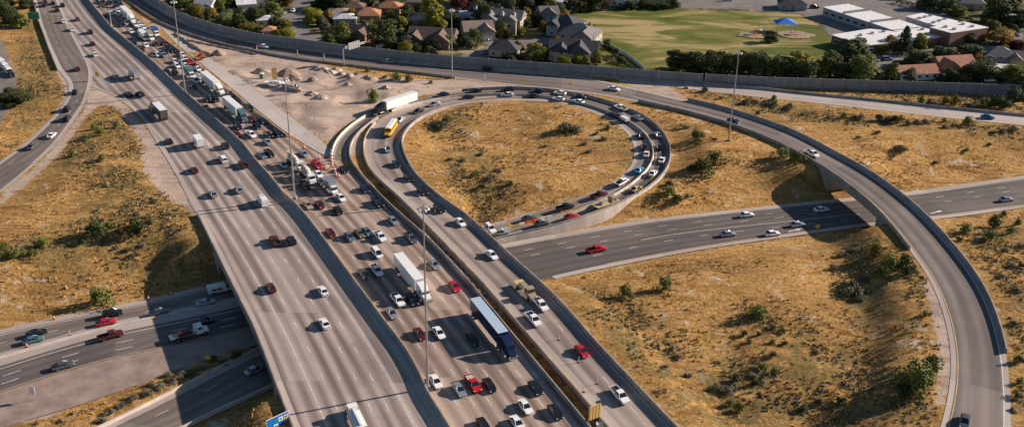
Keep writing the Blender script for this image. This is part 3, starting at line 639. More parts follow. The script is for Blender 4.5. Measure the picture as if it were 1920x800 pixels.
# ------------------------------------------------------------------ bridges
def in_corr(p,m=6):
    if poly_in(np.array([p[0]]),np.array([p[1]]),CORR)[0]: return True
    return np.hypot(corr_edge[:,0]-p[0],corr_edge[:,1]-p[1]).min()<m
def bridge(label,Lp,Rp,sel,ngird,depth=1.7,root_name='bridge',fascia=True,margin=6):
    idx=[i for i in range(len(Lp)) if in_corr((Lp[i]+Rp[i])/2,margin)]
    if sel: idx=[i for i in range(len(Lp)) if (in_corr(Lp[i],margin) or in_corr(Rp[i],margin))]
    i0,i1=max(0,min(idx)-1),min(len(Lp)-1,max(idx)+1)
    A_,B_=Lp[i0:i1+1],Rp[i0:i1+1]; org=(A_[0]+B_[0])/2; org=np.array([org[0],org[1],0.])
    root=empty(root_name,tuple(org)); tag(root,label,'bridge')
    mb=MB(); 
    u=(B_-A_); u/=np.linalg.norm(u[:,:2],axis=1)[:,None]
    a=A_-u*.45-org; b=B_+u*.45-org
    for i in range(len(a)-1):
        vs=[(*a[i][:2],a[i][2]-.03),(*b[i][:2],b[i][2]-.03),(*b[i+1][:2],b[i+1][2]-.03),(*a[i+1][:2],a[i+1][2]-.03)]
        vs+=[(x,y,z-.3) for x,y,z in vs]
        mb.add(vs,[(0,1,2,3),(7,6,5,4),(0,3,7,4),(1,5,6,2)],MT['deck'])
    mb.build('deck_slab',root)
    for k in range(ngird):
        t=(k+.12)/(ngird-.76) if ngird>1 else .5
        c=a+(b-a)*t; g_=MB(); 
        for i in range(len(c)-1):
            p,q=c[i],c[i+1]; vs=[]
            for s,zz in ((-.25,-.34),(.25,-.34),(.25,-.34-depth),(-.25,-.34-depth)):
                vs.append((p[0]+u[i][0]*s,p[1]+u[i][1]*s,p[2]+zz))
            for s,zz in ((-.25,-.34),(.25,-.34),(.25,-.34-depth),(-.25,-.34-depth)):
                vs.append((q[0]+u[i+1][0]*s,q[1]+u[i+1][1]*s,q[2]+zz))
            g_.add(vs,[(0,1,5,4),(1,2,6,5),(2,3,7,6),(3,0,4,7)],MT['deck'])
        g_.build('girder',root)
    return root,a,b,org
def pier(root,org,p,q,top,wd_=1.2):
    g_=MB(); p=np.array(p)-org; q=np.array(q)-org; d=(q-p); ln=np.hypot(d[0],d[1]); az=math.atan2(d[1],d[0]); c=(p+q)/2
    g_.box((c[0],c[1],top-.7),(ln,1.6,1.4),MT['deck'],az)
    n=max(2,int(ln/6))
    for i in range(n):
        t=(i+.5)/n; x,y=p[0]+d[0]*t,p[1]+d[1]*t
        g_.tube((x,y,-.5),(x,y,top-1.3),.65,.65,MT['deck'],8)
    g_.build('pier',root)
def abut(root,org,Lp,Rp,side,ln=14,off=2.5):
    line=resample(np.array(corrN if side=='N' else corrS),.4)[:,:2]; tg=np.gradient(line,axis=0); tg/=np.linalg.norm(tg,axis=1)[:,None]; nm=np.stack([-tg[:,1],tg[:,0]],1)*(1 if side=='N' else -1)
    line=line+nm*off; poly=[*(Lp[:,:2])]+[*(Rp[::-1,:2])]; k=poly_in(line[:,0],line[:,1],poly); q=line[k]
    if len(q)<2: print('no abutment',side); return
    C_=(Lp+Rp)/2; m=(q[0]+q[-1])/2; i=int(np.argmin(np.hypot(C_[:,0]-m[0],C_[:,1]-m[1]))); i=min(max(i,1),len(C_)-2); d=(C_[i+1]-C_[i-1])[:2]; d/=np.linalg.norm(d); nn=nm[k].mean(0)
    if d@nn<0: d=-d
    pts=[q[0],q[-1],q[-1]+d*ln,q[0]+d*ln]
    ar=sum(pts[j][0]*pts[(j+1)%4][1]-pts[(j+1)%4][0]*pts[j][1] for j in range(4))
    if ar<0: pts=pts[::-1]
    g_=MB(); g_.prism([(p[0]-org[0],p[1]-org[1]) for p in pts],-1.,Z-.36,MT['barrier']); g_.build('abutment',root)
ra,rb=ROADS['A'],ROADS['B']
n_=min(len(ra['L']),len(rb['R']))
YY=np.arange(166,330,4.)
LA=np.stack([np.interp(YY,ra['L'][::-1,1],ra['L'][::-1,0]),YY,np.full(len(YY),Z)],1)[::-1]
RB=np.stack([np.interp(YY,rb['R'][::-1,1],rb['R'][::-1,0]),YY,np.full(len(YY),Z)],1)[::-1]
root1,a1,b1,org1=bridge('wide concrete bridge carrying the left and middle carriageways over the lower highway',LA,RB,True,14,margin=12)
abut(root1,org1,LA,RB,'N'); abut(root1,org1,LA,RB,'S')
# piers between the lower roads: along G/H kerb
kerb=rg['R']
pl=[p for p in kerb if True]
def cross(pts,Lp,Rp):
    """portion of the polyline pts under a deck"""
    poly=[*Lp[:,:2]]+[*Rp[::-1,:2]]; x=np.array([p[0] for p in pts]); y=np.array([p[1] for p in pts]); k=poly_in(x,y,poly)
    q=[pts[i] for i in range(len(pts)) if k[i]]; return q[0],q[-1]
for pts in (resample(kerb+np.array([0,.0,0]),.5),resample(ri['L']+np.array([0,3.,0]),.5),resample(rg['L']+np.array([0,2.5,0]),.5)):
    try:
        p,q=cross(pts,LA,RB); pier(root1,org1,p,q,Z-2.1)
    except Exception as e_: print('pier',e_)
kk=[i for i in range(len(rk['L'])) if project(rk['C'][i])[1]>395 and i<60]
root2,a_,b_,org2=bridge('narrow ramp bridge beside the wide one over the lower highway',rk['L'][:kk[-1]+1],rk['R'][:kk[-1]+1],True,5,margin=12)
KL,KR=rk['L'][:kk[-1]+6],rk['R'][:kk[-1]+6]; abut(root2,org2,KL,KR,'N'); abut(root2,org2,KL,KR,'S')
for pts in (resample(kerb,.5),resample(rg['L']+np.array([0,2.5,0]),.5)):
    try:
        p,q=cross(pts,rk['L'][:kk[-1]+1],rk['R'][:kk[-1]+1]); pier(root2,org2,p,q,Z-2.1)
    except Exception as e_: print('pier',e_)
# cross beams in the gap between the two bridges
i=0
W3s=smooth(resample(W3,1.),2); W4s=smooth(resample(W4,1.),2)
yv=P(800,440,Z)[1]
while yv>P(930,590,Z)[1]:
    x0=np.interp(yv,W3s[::-1,1],W3s[::-1,0])+.5; x1=np.interp(yv-1.0,W4s[::-1,1],W4s[::-1,0])-.4
    mb=MB(); mb.box(((x0+x1)/2-org1[0],yv-.5-org1[1],Z-1.0),(math.hypot(x1-x0,1.0),.7,.5),MT['wood'] if False else MT['deck'],math.atan2(-1.0,x1-x0)); mb.build('cross_beam',root1); yv-=3.4
kk=[i for i in range(len(rd['L'])) if project(rd['C'][i])[0]>1500 and in_corr(rd['C'][i],14)]
root3,a_,b_,org3=bridge('curved ramp bridge over the lower highway at the right',rd['L'][kk[0]-2:kk[-1]+3],rd['R'][kk[0]-2:kk[-1]+3],True,5,margin=14)
abut(root3,org3,rd['L'],rd['R'],'N',18,5.); abut(root3,org3,rd['L'],rd['R'],'S',14,3.)
# wing wall seen below the curved ramp
#@@VEH
# ------------------------------------------------------------------ vehicles (+X is forward, origin on the ground)
def loft(mb,secs,m,cap=True):
    """secs: list of (x,[(y,z)...])"""
    q=len(secs[0][1]); v=[];f=[]
    for x,pr in secs: v+=[(x,y,z) for y,z in pr]
    for i in range(len(secs)-1):
        for j in range(q): f.append((i*q+j,i*q+(j+1)%q,(i+1)*q+(j+1)%q,(i+1)*q+j))
    f.append(tuple(range(q))[::-1]); f.append(tuple((len(secs)-1)*q+j for j in range(q)))
    mb.add(v,f,m)
def bsec(w_,zt,zb=.27,tuck=.93): return [(-w_*.93,zb),(-w_,zb+.2),(-w_,zt*.78+.06),(-w_*tuck,zt),(w_*tuck,zt),(w_,zt*.78+.06),(w_,zb+.2),(w_*.93,zb)]
def wheel_mesh(r=.34,w_=.24):
    mb=MB(); mb.tube((0,-w_/2,0),(0,w_/2,0),r,r,MT['tyre'],12); mb.tube((0,-w_/2-.01,0),(0,w_/2+.01,0),r*.6,r*.6,MT['rim'],8); return mb.mesh('wheel')
WH={'s':wheel_mesh(),'m':wheel_mesh(.40,.28),'l':wheel_mesh(.52,.30),'d':wheel_mesh(.52,.60)}
def wheels(root,xs_,hw,r,key):
    for x in xs_:
        for s in (-1,1):
            o=bpy.data.objects.new('wheel',WH[key]); col.objects.link(o); o.parent=root; o.location=(x,s*hw,r)
def lights(root,xf,xr,hw,zf,zr,sz=(.12,.34,.14)):
    for nme,x,z,m in (('headlight',xf,zf,'headl'),('taillight',xr,zr,'taill')):
        for s in (-1,1):
            mb=MB(); mb.box((x,s*(hw-.2),z),sz,MT[m]); mb.build(nme,root)
TPL={}
def car_tpl(kind,c):
    k=(kind,c)
    if k in TPL: return TPL[k]
    pm=PAINT[c]; root=empty({'sedan':'sedan','suv':'suv','pickup':'pickup_truck','van':'van','minivan':'minivan'}[kind],(0,0,0))
    b=MB(); g=MB(); r=MB()
    def cabin(x0,x1,x2,x3,zb,zt,wb,wt):   # rear foot, rear top, front top, front foot
        loft(g,[(x0,[(-wb,zb-.03),(-wb,zb),(wb,zb),(wb,zb-.03)]),(x1,[(-wb,zb-.03),(-wt,zt),(wt,zt),(wb,zb-.03)]),(x2,[(-wb,zb-.03),(-wt,zt),(wt,zt),(wb,zb-.03)]),(x3,[(-wb,zb-.03),(-wb,zb),(wb,zb),(wb,zb-.03)])],MT['glass'])
        # roof with slim pillars
        xm=(x1+x2)/2; r.box((xm,0,zt+.02),(x2-x1+.14,2*wt+.04,.07),pm,top=.93)
        for s in (-1,1):
            for (xa,xb_) in ((x0,x1),(x3,x2)):
                r.tube((xa,s*wb*.99,zb),(xb_,s*wt*.99,zt),.05,.05,pm,4)
            r.tube((xm,s*(wb+.005),zb),(xm,s*(wt+.005),zt),.045,.045,pm,4)
    if kind=='sedan':
        loft(b,[(-2.36,bsec(.74,.80,.36)),(-2.28,bsec(.84,.93)),(-1.5,bsec(.91,.96)),(-1.,bsec(.92,.94)),(.7,bsec(.92,.90)),(1.1,bsec(.91,.88)),(1.9,bsec(.86,.76)),(2.25,bsec(.76,.66)),(2.36,bsec(.62,.55,.34))],pm)
        cabin(-1.75,-1.0,.15,1.05,.93,1.42,.83,.62); lights(root,2.27,-2.33,.85,.60,.80); wheels(root,(-1.38,1.42),.80,.34,'s')
    elif kind=='suv':
        loft(b,[(-2.40,bsec(.80,1.0,.36)),(-2.32,bsec(.90,1.05)),(-1.5,bsec(.95,1.06)),(.8,bsec(.95,1.03)),(1.2,bsec(.94,1.0)),(2.0,bsec(.90,.90)),(2.3,bsec(.80,.8)),(2.38,bsec(.70,.62,.36))],pm)
        cabin(-2.28,-1.95,.35,1.15,1.04,1.66,.87,.70); lights(root,2.32,-2.37,.9,.74,.95); wheels(root,(-1.42,1.45),.83,.37,'m')
        for s in (-1,1): r.tube((-1.7,s*.6,1.74),(.2,s*.6,1.74),.025,.025,MT['blackp'],4)
    elif kind=='minivan':
        loft(b,[(-2.50,bsec(.82,1.0,.36)),(-2.42,bsec(.92,1.05)),(-1.5,bsec(.97,1.06)),(.9,bsec(.97,1.02)),(1.6,bsec(.94,.95)),(2.2,bsec(.86,.8)),(2.45,bsec(.74,.62,.36))],pm)
        cabin(-2.4,-2.15,.55,1.75,1.04,1.72,.89,.74); lights(root,2.36,-2.47,.92,.72,1.0); wheels(root,(-1.5,1.55),.84,.36,'m')
    elif kind=='van':
        loft(b,[(-2.9,bsec(.98,2.35,.40,.90)),(1.3,bsec(.98,2.35,.40,.90)),(1.55,bsec(.98,2.2,.40,.90))],pm)
        loft(b,[(1.5,bsec(.98,1.3)),(2.3,bsec(.94,1.05)),(2.8,bsec(.84,.85)),(2.9,bsec(.74,.6,.4))],pm)
        loft(g,[(1.5,[(-.9,1.25),(-.84,2.12),(.84,2.12),(.9,1.25)]),(2.25,[(-.86,1.04),(-.86,1.08),(.86,1.08),(.86,1.04)])],MT['glass'])
        r.box((-.7,0,2.38),(4.0,1.5,.06),pm); lights(root,2.82,-2.9,.95,.8,1.3); wheels(root,(-1.7,2.0),.86,.37,'m')
    elif kind=='pickup':
        loft(b,[(-.55,bsec(.98,1.08,.42)),(1.2,bsec(.98,1.08,.42)),(1.5,bsec(.97,1.07,.42)),(2.4,bsec(.94,1.0,.42)),(2.75,bsec(.86,.9,.42)),(2.85,bsec(.78,.65,.45))],pm)
        b.box((-1.75,0,.72),(2.5,1.55,.3),MT['blackp'])
        bd=MB(); 
        for s in (-1,1): bd.box((-1.75,s*.93,.83),(2.4,.10,.56),pm)
        bd.box((-2.92,0,.85),(.10,1.9,.5),pm); bd.box((-1.72,0,.76),(2.32,1.76,.06),MT['blackp'])
        bd.build('cargo_bed',root)
        cabin(-.62,-.45,.75,1.45,1.07,1.74,.90,.72); lights(root,2.76,-2.96,.95,.84,.95); wheels(root,(-1.85,1.9),.84,.40,'m')
    b.build('body',root); g.build('windows',root); r.build('roof',root)
    TPL[k]=[root,False]; return TPL[k]
def inst(tpl):
    if not tpl[1]: tpl[1]=True; return tpl[0]
    return copy_tree(tpl[0])
def semi_parts(root,cabc,trlc,L=14.6,roofc=None,x0=-8.6):
    cp=PAINT[cabc]; tp=PAINT[trlc]; rc=PAINT[roofc] if roofc else tp
    cb=MB(); cb.box((x0+L+1.6,0,1.95),(1.9,2.3,2.7),cp,top=.96); cb.box((x0+L+3.15,0,1.85),(1.5,2.25,2.0),cp,top=.88)
    loft(cb,[(x0+L+3.8,bsec(1.02,1.95,.6)),(x0+L+5.1,bsec(.92,1.75,.6)),(x0+L+5.4,bsec(.8,1.5,.6))],cp)
    cb.box((x0+L+5.45,0,.75),(.25,2.3,.45),MT['rim']); cb.build('cab',root)
    fa=MB(); loft(fa,[(x0+L+.75,[(-1.1,3.2),(-1.05,3.85),(1.05,3.85),(1.1,3.2)]),(x0+L+2.6,[(-1.05,3.1),(-.9,3.35),(.9,3.35),(1.05,3.1)]),(x0+L+3.7,[(-.9,2.8),(-.8,2.86),(.8,2.86),(.9,2.8)])],cp); fa.build('roof_fairing',root)
    g=MB(); g.box((x0+L+3.72,0,2.42),(.25,1.9,.75),MT['glass'],ry=-.3)
    for s in (-1,1): g.box((x0+L+3.2,s*1.08,2.35),(.9,.12,.6),MT['glass'])
    g.build('windows',root)
    ch=MB(); ch.box((x0+L+1.2,0,.85),(7.5,.9,.3),MT['blackp'])
    for s in (-1,1): ch.tube((x0+L+1.4,s*.95,.75),(x0+L+2.9,s*.95,.75),.32,.32,MT['rim'],8); ch.tube((x0+L+.62,s*1.0,1.),(x0+L+.62,s*1.0,3.9),.08,.08,MT['rim'],6)
    ch.build('chassis',root)
    t=MB(); t.box((x0+L/2,0,2.62),(L,2.55,2.85),tp); t.box((x0+L/2,0,1.16),(L,2.5,.12),MT['blackp']); t.build('trailer',root)
    tr=MB(); tr.box((x0+L/2,0,4.075),(L-.05,2.5,.05),rc); tr.build('trailer_roof',root)
    d=MB(); d.box((x0-.03,0,2.6),(.05,2.3,2.5),MT['barrier_white'] if trlc=='white' else tp); d.box((x0-.03,0,.75),(.08,2.2,.12),MT['blackp']); d.build('trailer_door',root)
    if trlc=='white':
        sk=MB(); 
        for s in (-1,1): sk.box((x0+L*.52,s*1.22,.82),(L*.42,.05,.6),tp)
        sk.build('side_skirt',root)
    wheels(root,(x0+1.3,x0+2.6,x0+L-.4,x0+L+.9),.98,.52,'d'); wheels(root,(x0+L+4.5,),1.02,.52,'l')
    lights(root,x0+L+5.38,x0-.05,1.05,1.05,1.1)
def mk_special(kind):
    if kind=='semi_white': r=empty('semi_truck',(0,0,0)); semi_parts(r,'white','white'); return r
    if kind=='semi_blue': r=empty('semi_truck',(0,0,0)); semi_parts(r,'navy','navy',16.2,'sky blue'); 
    if kind=='semi_blue': 
        for ch in r.children:
            if ch.name.startswith('trailer_roof'): ch.data.materials.clear(); ch.data.materials.append(mat('light blue grey trailer roof',(.40,.50,.60),.5))
        return r
    if kind=='semi_black': r=empty('semi_truck',(0,0,0)); semi_parts(r,'black','white',14.6); return r
    if kind=='semi_teal': r=empty('semi_truck',(0,0,0)); semi_parts(r,'teal grey','white',13.6); return r
    if kind=='semi_dark': r=empty('semi_truck',(0,0,0)); semi_parts(r,'black','grey',9.5,'white',-6.5); return r
    if kind.startswith('box_'):
        c=kind[4:].replace('_',' '); r=empty('box_truck',(0,0,0)); bx=MB(); bx.box((-1.2,0,2.15),(5.2,2.35,2.4),PAINT[c],top=.985); bx.build('cargo_box',r)
        cb=MB(); loft(cb,[(1.5,bsec(1.02,1.5,.5)),(2.6,bsec(1.0,1.35,.5)),(3.4,bsec(.9,1.1,.5)),(3.5,bsec(.8,.8,.5))],PAINT['white']); cb.box((2.0,0,2.0),(.9,1.9,1.0),PAINT['white'],top=.85); cb.build('cab',r)
        g=MB(); g.box((2.5,0,1.75),(.25,1.7,.65),MT['glass'],ry=-.35); 
        for s in (-1,1): g.box((2.05,s*.93,1.95),(.6,.08,.5),MT['glass'])
        g.build('windows',r); ch=MB(); ch.box((0,0,.75),(6.2,.9,.3),MT['blackp']); ch.build('chassis',r)
        wheels(r,(-2.2,2.4),.92,.42,'m'); lights(r,3.46,-3.82,1.0,.9,1.0); return r
    if kind=='bus':
        r=empty('school_bus',(0,0,0)); y=PAINT['yellow']; b=MB(); loft(b,[(-5.4,bsec(1.2,1.9,.5)),(3.6,bsec(1.2,1.9,.5)),(3.9,bsec(1.1,1.7,.5))],y); loft(b,[(3.9,bsec(1.0,1.5,.5)),(5.1,bsec(.92,1.3,.5)),(5.3,bsec(.8,1.0,.5))],y)
        for z in (1.25,1.7): b.box((-.9,0,z),(9.,2.43,.07),MT['blackp'])
        b.build('body',r)
        g=MB(); g.box((-.85,0,2.2),(8.95,2.34,.55),MT['glass']); g.build('windows',r)
        rf=MB(); rf.box((-.85,0,2.68),(9.1,2.38,.4),y,top=.99,topy=.86); rf.box((-.85,0,2.93),(8.9,1.95,.12),PAINT['white'],topy=.8); rf.build('roof',r)
        d=MB(); d.box((-5.43,0,1.9),(.06,.9,1.3),MT['glass']); d.build('rear_door',r); bm=MB(); bm.box((-5.5,0,.7),(.2,2.3,.3),MT['blackp']); bm.box((5.4,0,.7),(.2,2.1,.3),MT['blackp']); bm.build('bumper',r)
        wheels(r,(-3.3,4.1),1.0,.52,'l'); lights(r,5.26,-5.42,1.1,1.0,2.3); return r
    if kind=='mixer':
        r=empty('cement_mixer_truck',(0,0,0)); cb=MB(); cb.box((3.7,0,1.9),(1.8,2.3,2.2),PAINT['white'],top=.9); cb.box((4.9,0,1.15),(.9,2.1,.9),PAINT['white'],top=.9); cb.build('cab',r)
        g=MB(); g.box((4.55,0,2.35),(.2,1.8,.7),MT['glass'],ry=-.2); g.build('windshield',r)
        dr=MB(); pts=[(-3.9,2.95,.45),(-2.9,2.75,.95),(-1.5,2.45,1.22),(.2,2.15,1.2),(1.6,1.9,.85),(2.2,1.8,.4)]
        for a,b in zip(pts[:-1],pts[1:]): dr.tube((a[0],0,a[1]),(b[0],0,b[1]),a[2],b[2],PAINT['tan'] if False else MT['barrier_white'],14)
        dr.build('drum',r,True); hp=MB(); hp.box((-4.2,0,3.5),(.9,1.,.7),MT['barrier_white'],top=1.4); hp.tube((-4.3,0,2.6),(-5.2,0,1.5),.3,.25,MT['rim'],6); hp.build('chute',r)
        ch=MB(); ch.box((-.3,0,1.),(9.2,1.1,.3),MT['blackp']); 
        for s in (-1,1): ch.box((-2.6,s*.9,1.25),(3.2,.5,.08),MT['blackp'])
        ch.build('chassis',r); wheels(r,(-3.4,-2.1,-.8),.98,.52,'d'); wheels(r,(4.2,),1.02,.52,'l'); lights(r,5.38,-4.9,1.1,1.0,1.0); return r
    if kind in('flatbed','utility','flatbed_tan'):
        r=empty('flatbed_truck' if kind!='utility' else 'utility_truck',(0,0,0)); c=PAINT['white'] if kind!='flatbed_tan' else PAINT['tan']
        cb=MB(); cb.box((2.2,0,1.8),(1.7,2.2,1.9),c,top=.88); loft(cb,[(2.9,bsec(1.05,1.75,.6)),(4.2,bsec(.95,1.5,.6)),(4.4,bsec(.8,1.2,.6))],c); cb.build('cab',r)
        g=MB(); g.box((3.02,0,2.25),(.2,1.75,.6),MT['glass'],ry=-.3); 
        for s in (-1,1): g.box((2.3,s*1.03,2.2),(.8,.1,.5),MT['glass'])
        g.build('windows',r)
        fb=MB(); fb.box((-1.6,0,1.2),(6.,2.4,.18),MT['rim' if kind!='flatbed_tan' else 'wood'])
        if kind=='utility':
            fb.box((-1.6,0,1.7),(5.6,2.2,.9),PAINT['white']); fb.box((-1.2,0,2.35),(5.6,.5,.35),PAINT['white'])
        elif kind=='flatbed': fb.box((-1.,.1,1.6),(3.4,1.6,.6),PAINT['dark red'],top=.8); fb.box((1.25,0,2.0),(.12,2.3,1.5),PAINT['white'])
        else: fb.box((-1.2,0,1.7),(3.,1.8,.8),PAINT['tan'],top=.7); fb.box((1.25,0,2.0),(.12,2.3,1.3),MT['wood'])
        fb.build('bed',r); ch=MB(); ch.box((0,0,.9),(8.2,.9,.3),MT['blackp']); ch.build('chassis',r)
        wheels(r,(-3.0,-1.8) if kind=='flatbed' else (-2.4,),.98,.52,'d'); wheels(r,(3.4,),1.02,.52,'l'); lights(r,4.36,-4.6,1.05,1.0,1.0); return r
    if kind=='trailer':
        r=empty('utility_trailer',(0,0,0)); b=MB(); b.box((0,0,.75),(3.6,1.9,.12),MT['blackp']); b.box((0,0,1.3),(3.5,1.85,1.0),MT['lampw']); b.tube((1.8,0,.6),(2.9,0,.55),.06,.06,MT['blackp'],5); b.build('bed',r); wheels(r,(-.3,),.95,.36,'m'); return r
SIGN={'A':-1,'B':1,'C':1,'X':-1,'K':-1,'O':-1,'D':1,'E':1,'G':1,'H':1,'I':1}
ROADTXT={'A':'on the open left carriageway','B':'in the jammed middle carriageway','K':'on the inner loop ramp and its deck','O':'on the outer loop ramp','D':'on the ramp along the noise wall','E':'on the pale straight road at right','G':'on the lower collector road at left','H':'on the lower highway','I':'on the shaded bottom left ramp','X':'on the narrow far left ramp'}
GROUP={'A':'vehicles on the left carriageway','B':'vehicles in the jam','K':'vehicles on the inner loop ramp','O':'vehicles on the outer loop ramp','D':'vehicles on the curved ramp','E':'vehicles on the pale road','G':'vehicles on the lower collector road','H':'vehicles on the lower highway','I':'vehicles on the bottom left ramp','X':'vehicles on the far left ramp'}
CC={'w':'white','k':'black','g':'grey','s':'silver','r':'red','d':'dark red','b':'blue','n':'navy','t':'tan','T':'teal grey','o':'olive grey','B':'sky blue','P':'purple'}
KK={'s':'sedan','u':'suv','p':'pickup','v':'van','m':'minivan'}
DATA='''A 84 3 s d|A 81 10 u k|A 99 6 s k|A 117 10 u k|A 107 19 s k|A 119 40 s w|A 145 36 s g|A 135 55 s w|A 169 60 u k|A 173 82 s k|A 178 102 s w|A 216 143 s s|A 240 176 s k|A 262 177 u k|A 317 264 s k|A 422 273 u k|A 418 298 m w|A 456 308 p d|A 364 318 s d|A 447 355 s s|A 399 363 s s|A 492 378 v w|A 515 451 p d|A 546 450 u k|A 508 538 s d|A 605 544 s w|A 608 605 s w
X 145 129 s d|X 140 172 s k|X 126 204 u k|X 126 222 u k|X 97 253 s w|X 60 274 s g
B 182 4 s k|B 193 2 s k|B 196 11 s g|B 205 6 u k|B 213 2 s g|B 217 12 s P|B 224 3 s g|B 230 12 s g|B 222 20 p w|B 208 25 s w|B 221 26 s w|B 196 31 s k|B 228 47 s k|B 237 43 s w|B 252 45 s w|B 262 45 s w|B 270 51 s w|B 262 54 s w|B 254 57 s k|B 246 59 s w|B 261 61 s g|B 251 81 s k|B 273 85 s w|B 292 82 s k|B 306 81 s d|B 266 93 s d|B 316 88 s n|B 323 94 u k|B 308 97 u n|B 307 103 s s|B 287 102 s g|B 295 102 s w|B 343 103 s w|B 346 109 s w|B 328 115 s w|B 343 117 s w|B 355 116 p r|B 332 123 s w|B 347 122 s w|B 314 136 u k|B 328 135 s k|B 371 129 s w|B 376 144 s w|B 365 149 m w|B 363 163 s k|B 388 186 u k|B 404 186 u k|B 385 200 s t|B 432 176 s P|B 467 202 p k|B 468 223 s d|B 492 226 s k|B 446 237 u k|B 482 236 s k|B 444 251 s d|B 471 252 p w|B 503 252 s k|B 520 251 u k|B 501 266 s s|B 490 291 s T|B 505 288 u k|B 569 288 s s|B 594 309 p r|B 531 309 s s|B 597 326 s w|B 645 317 s k|B 580 346 p k|B 591 345 s g|B 639 370 s w|B 684 354 s n|B 708 380 p k|B 577 384 s t|B 600 383 s d|B 634 394 s k|B 737 413 s s|B 620 436 s d|B 655 443 s T|B 674 437 s o|B 709 444 p w|B 692 433 s T|B 707 474 m w|B 706 506 p w|B 681 513 s g|B 770 446 p g|B 814 495 s s|B 746 562 p w|B 773 562 u k|B 734 586 s s|B 852 536 s r|B 787 625 s d|B 823 623 s w|B 887 635 s k|B 817 714 s w|B 861 729 s s|B 887 719 p r|B 918 721 s k|B 907 796 s k|B 1004 726 s k|B 985 761 s w|B 1041 771 s k|B 970 792 s w
K 751 224 s s|K 784 208 s k|K 815 195 s s|K 727 279 s s|K 743 307 s n|K 766 333 s k|K 792 358 u k|K 824 391 u k|K 863 416 s w|K 922 477 s w|K 1009 565 p w|K 1000 598 p w|K 1091 657 s r|K 1162 740 p w|K 877 182 s k|K 951 177 s w|K 998 179 s k|K 1047 185 s w|K 1084 190 s w|K 1153 216 p n|K 1201 254 s k|K 1207 275 s k|K 1212 288 s w|K 1199 318 s B|K 1166 341 p w|K 1124 365 p d|K 1060 388 p k|K 993 408 s g|K 919 428 u w
O 830 177 s n|O 891 170 s k|O 951 168 u k|O 1009 170 s k|O 1050 174 s w|O 1088 181 s k|O 1164 202 p w|O 1196 220 s s|O 1233 252 s s|O 1236 275 s k|O 1241 299 s w|O 1225 324 s w|O 1193 353 s t|O 1072 405 s r|O 1016 419 s g|O 939 436 u s
D 495 87 s w|D 728 115 s s|D 914 129 s k|D 1151 166 s w|D 1376 226 s n|D 1523 288 p w|D 1809 788 s g
E 1852 219 s b
H 1118 467 p r|H 1400 402 s w|H 1365 438 s s|H 1448 437 s w|H 1495 420 s s|H 1540 392 s w|H 1887 373 s s|H 208 628 p d|H 385 601 s k|H 118 684 s g
G 69 623 s k|G 62 636 s T|G 211 587 u k|G 199 603 s r|G 299 584 s g|G 386 566 s s|G 412 543 v w
I 478 692 s s'''
SPEC='''A 250 140 box_silver|A 298 210 semi_dark|A 371 265 box_white|A 667 781 utility
B 239 30 semi_white|B 269 68 box_white|B 281 68 box_tan|B 291 61 box_blue|B 356 138 box_teal_grey|B 397 158 semi_white|B 440 207 semi_teal|B 553 305 mixer|B 576 328 mixer|B 621 350 box_silver|B 770 520 semi_white|B 918 610 semi_blue
K 732 241 bus|K 986 540 flatbed_tan|K 1171 221 trailer|O 745 196 semi_black|O 1138 379 flatbed_tan|H 355 622 flatbed'''
SPN={'semi_white':('all white semi truck','semi truck'),'semi_blue':('dark blue semi truck with pale blue trailer roof','semi truck'),'semi_black':('semi truck with black cab and long white trailer','semi truck'),'semi_teal':('semi truck with teal cab and pale trailer','semi truck'),'semi_dark':('dark sided trailer truck with white roof','semi truck'),
 'bus':('yellow school bus with white roof','school bus'),'mixer':('pale cement mixer truck','cement mixer'),'flatbed':('white cabbed flatbed truck','flatbed truck'),'utility':('white service truck with long roof rack','service truck'),'flatbed_tan':('tan loaded work truck','work truck'),'trailer':('small white topped trailer','trailer')}
KN={'sedan':'car','suv':'suv','pickup':'pickup truck','van':'van','minivan':'minivan'}
_t=['','first','second','third','fourth','fifth','sixth','seventh','eighth','ninth','tenth','eleventh','twelfth','thirteenth','fourteenth','fifteenth','sixteenth','seventeenth','eighteenth','nineteenth']
ORD=['']+[(_t[i] if i<20 else ({2:'twentieth',3:'thirtieth',4:'fortieth',5:'fiftieth',6:'sixtieth',7:'seventieth'}[i//10] if i%10==0 else {2:'twenty',3:'thirty',4:'forty',5:'fifty',6:'sixty',7:'seventy'}[i//10]+'-'+_t[i%10]))+' ' for i in range(2,80)]
def ordn(i,side): return ('nearest '+side if i==0 else ORD[i].strip()+' '+side)
def where(key,px,py,h=.7):
    r=ROADS[key]; z=Z if key not in 'HGI' else 0.
    for _ in range(6):
        p=P(px,py,z+h); i=int(np.argmin(np.hypot(r['C'][:,0]-p[0],r['C'][:,1]-p[1]))); z=r['C'][i][2]
    a,b=r['C'][max(0,i-1)],r['C'][min(len(r['C'])-1,i+1)]; t=(b-a)*SIGN[key]
    return np.array([p[0],p[1],z+.006+r.get('lift',0)]),math.atan2(t[1],t[0])
VEH=[]
items=[]
for ln in (DATA+'\n'+SPEC).replace('|','\n').split('\n'):
    q=ln.split(); key,px,py=q[0],float(q[1]),float(q[2])
    if len(q)==5: items.append((key,px,py,KK[q[3]],CC[q[4]]))
    else: items.append((key,px,py,q[3],None))
pos=[]
for it in items:
    p,a=where(it[0],it[1],it[2],.7 if it[4] else 1.5); pos.append([p,a])
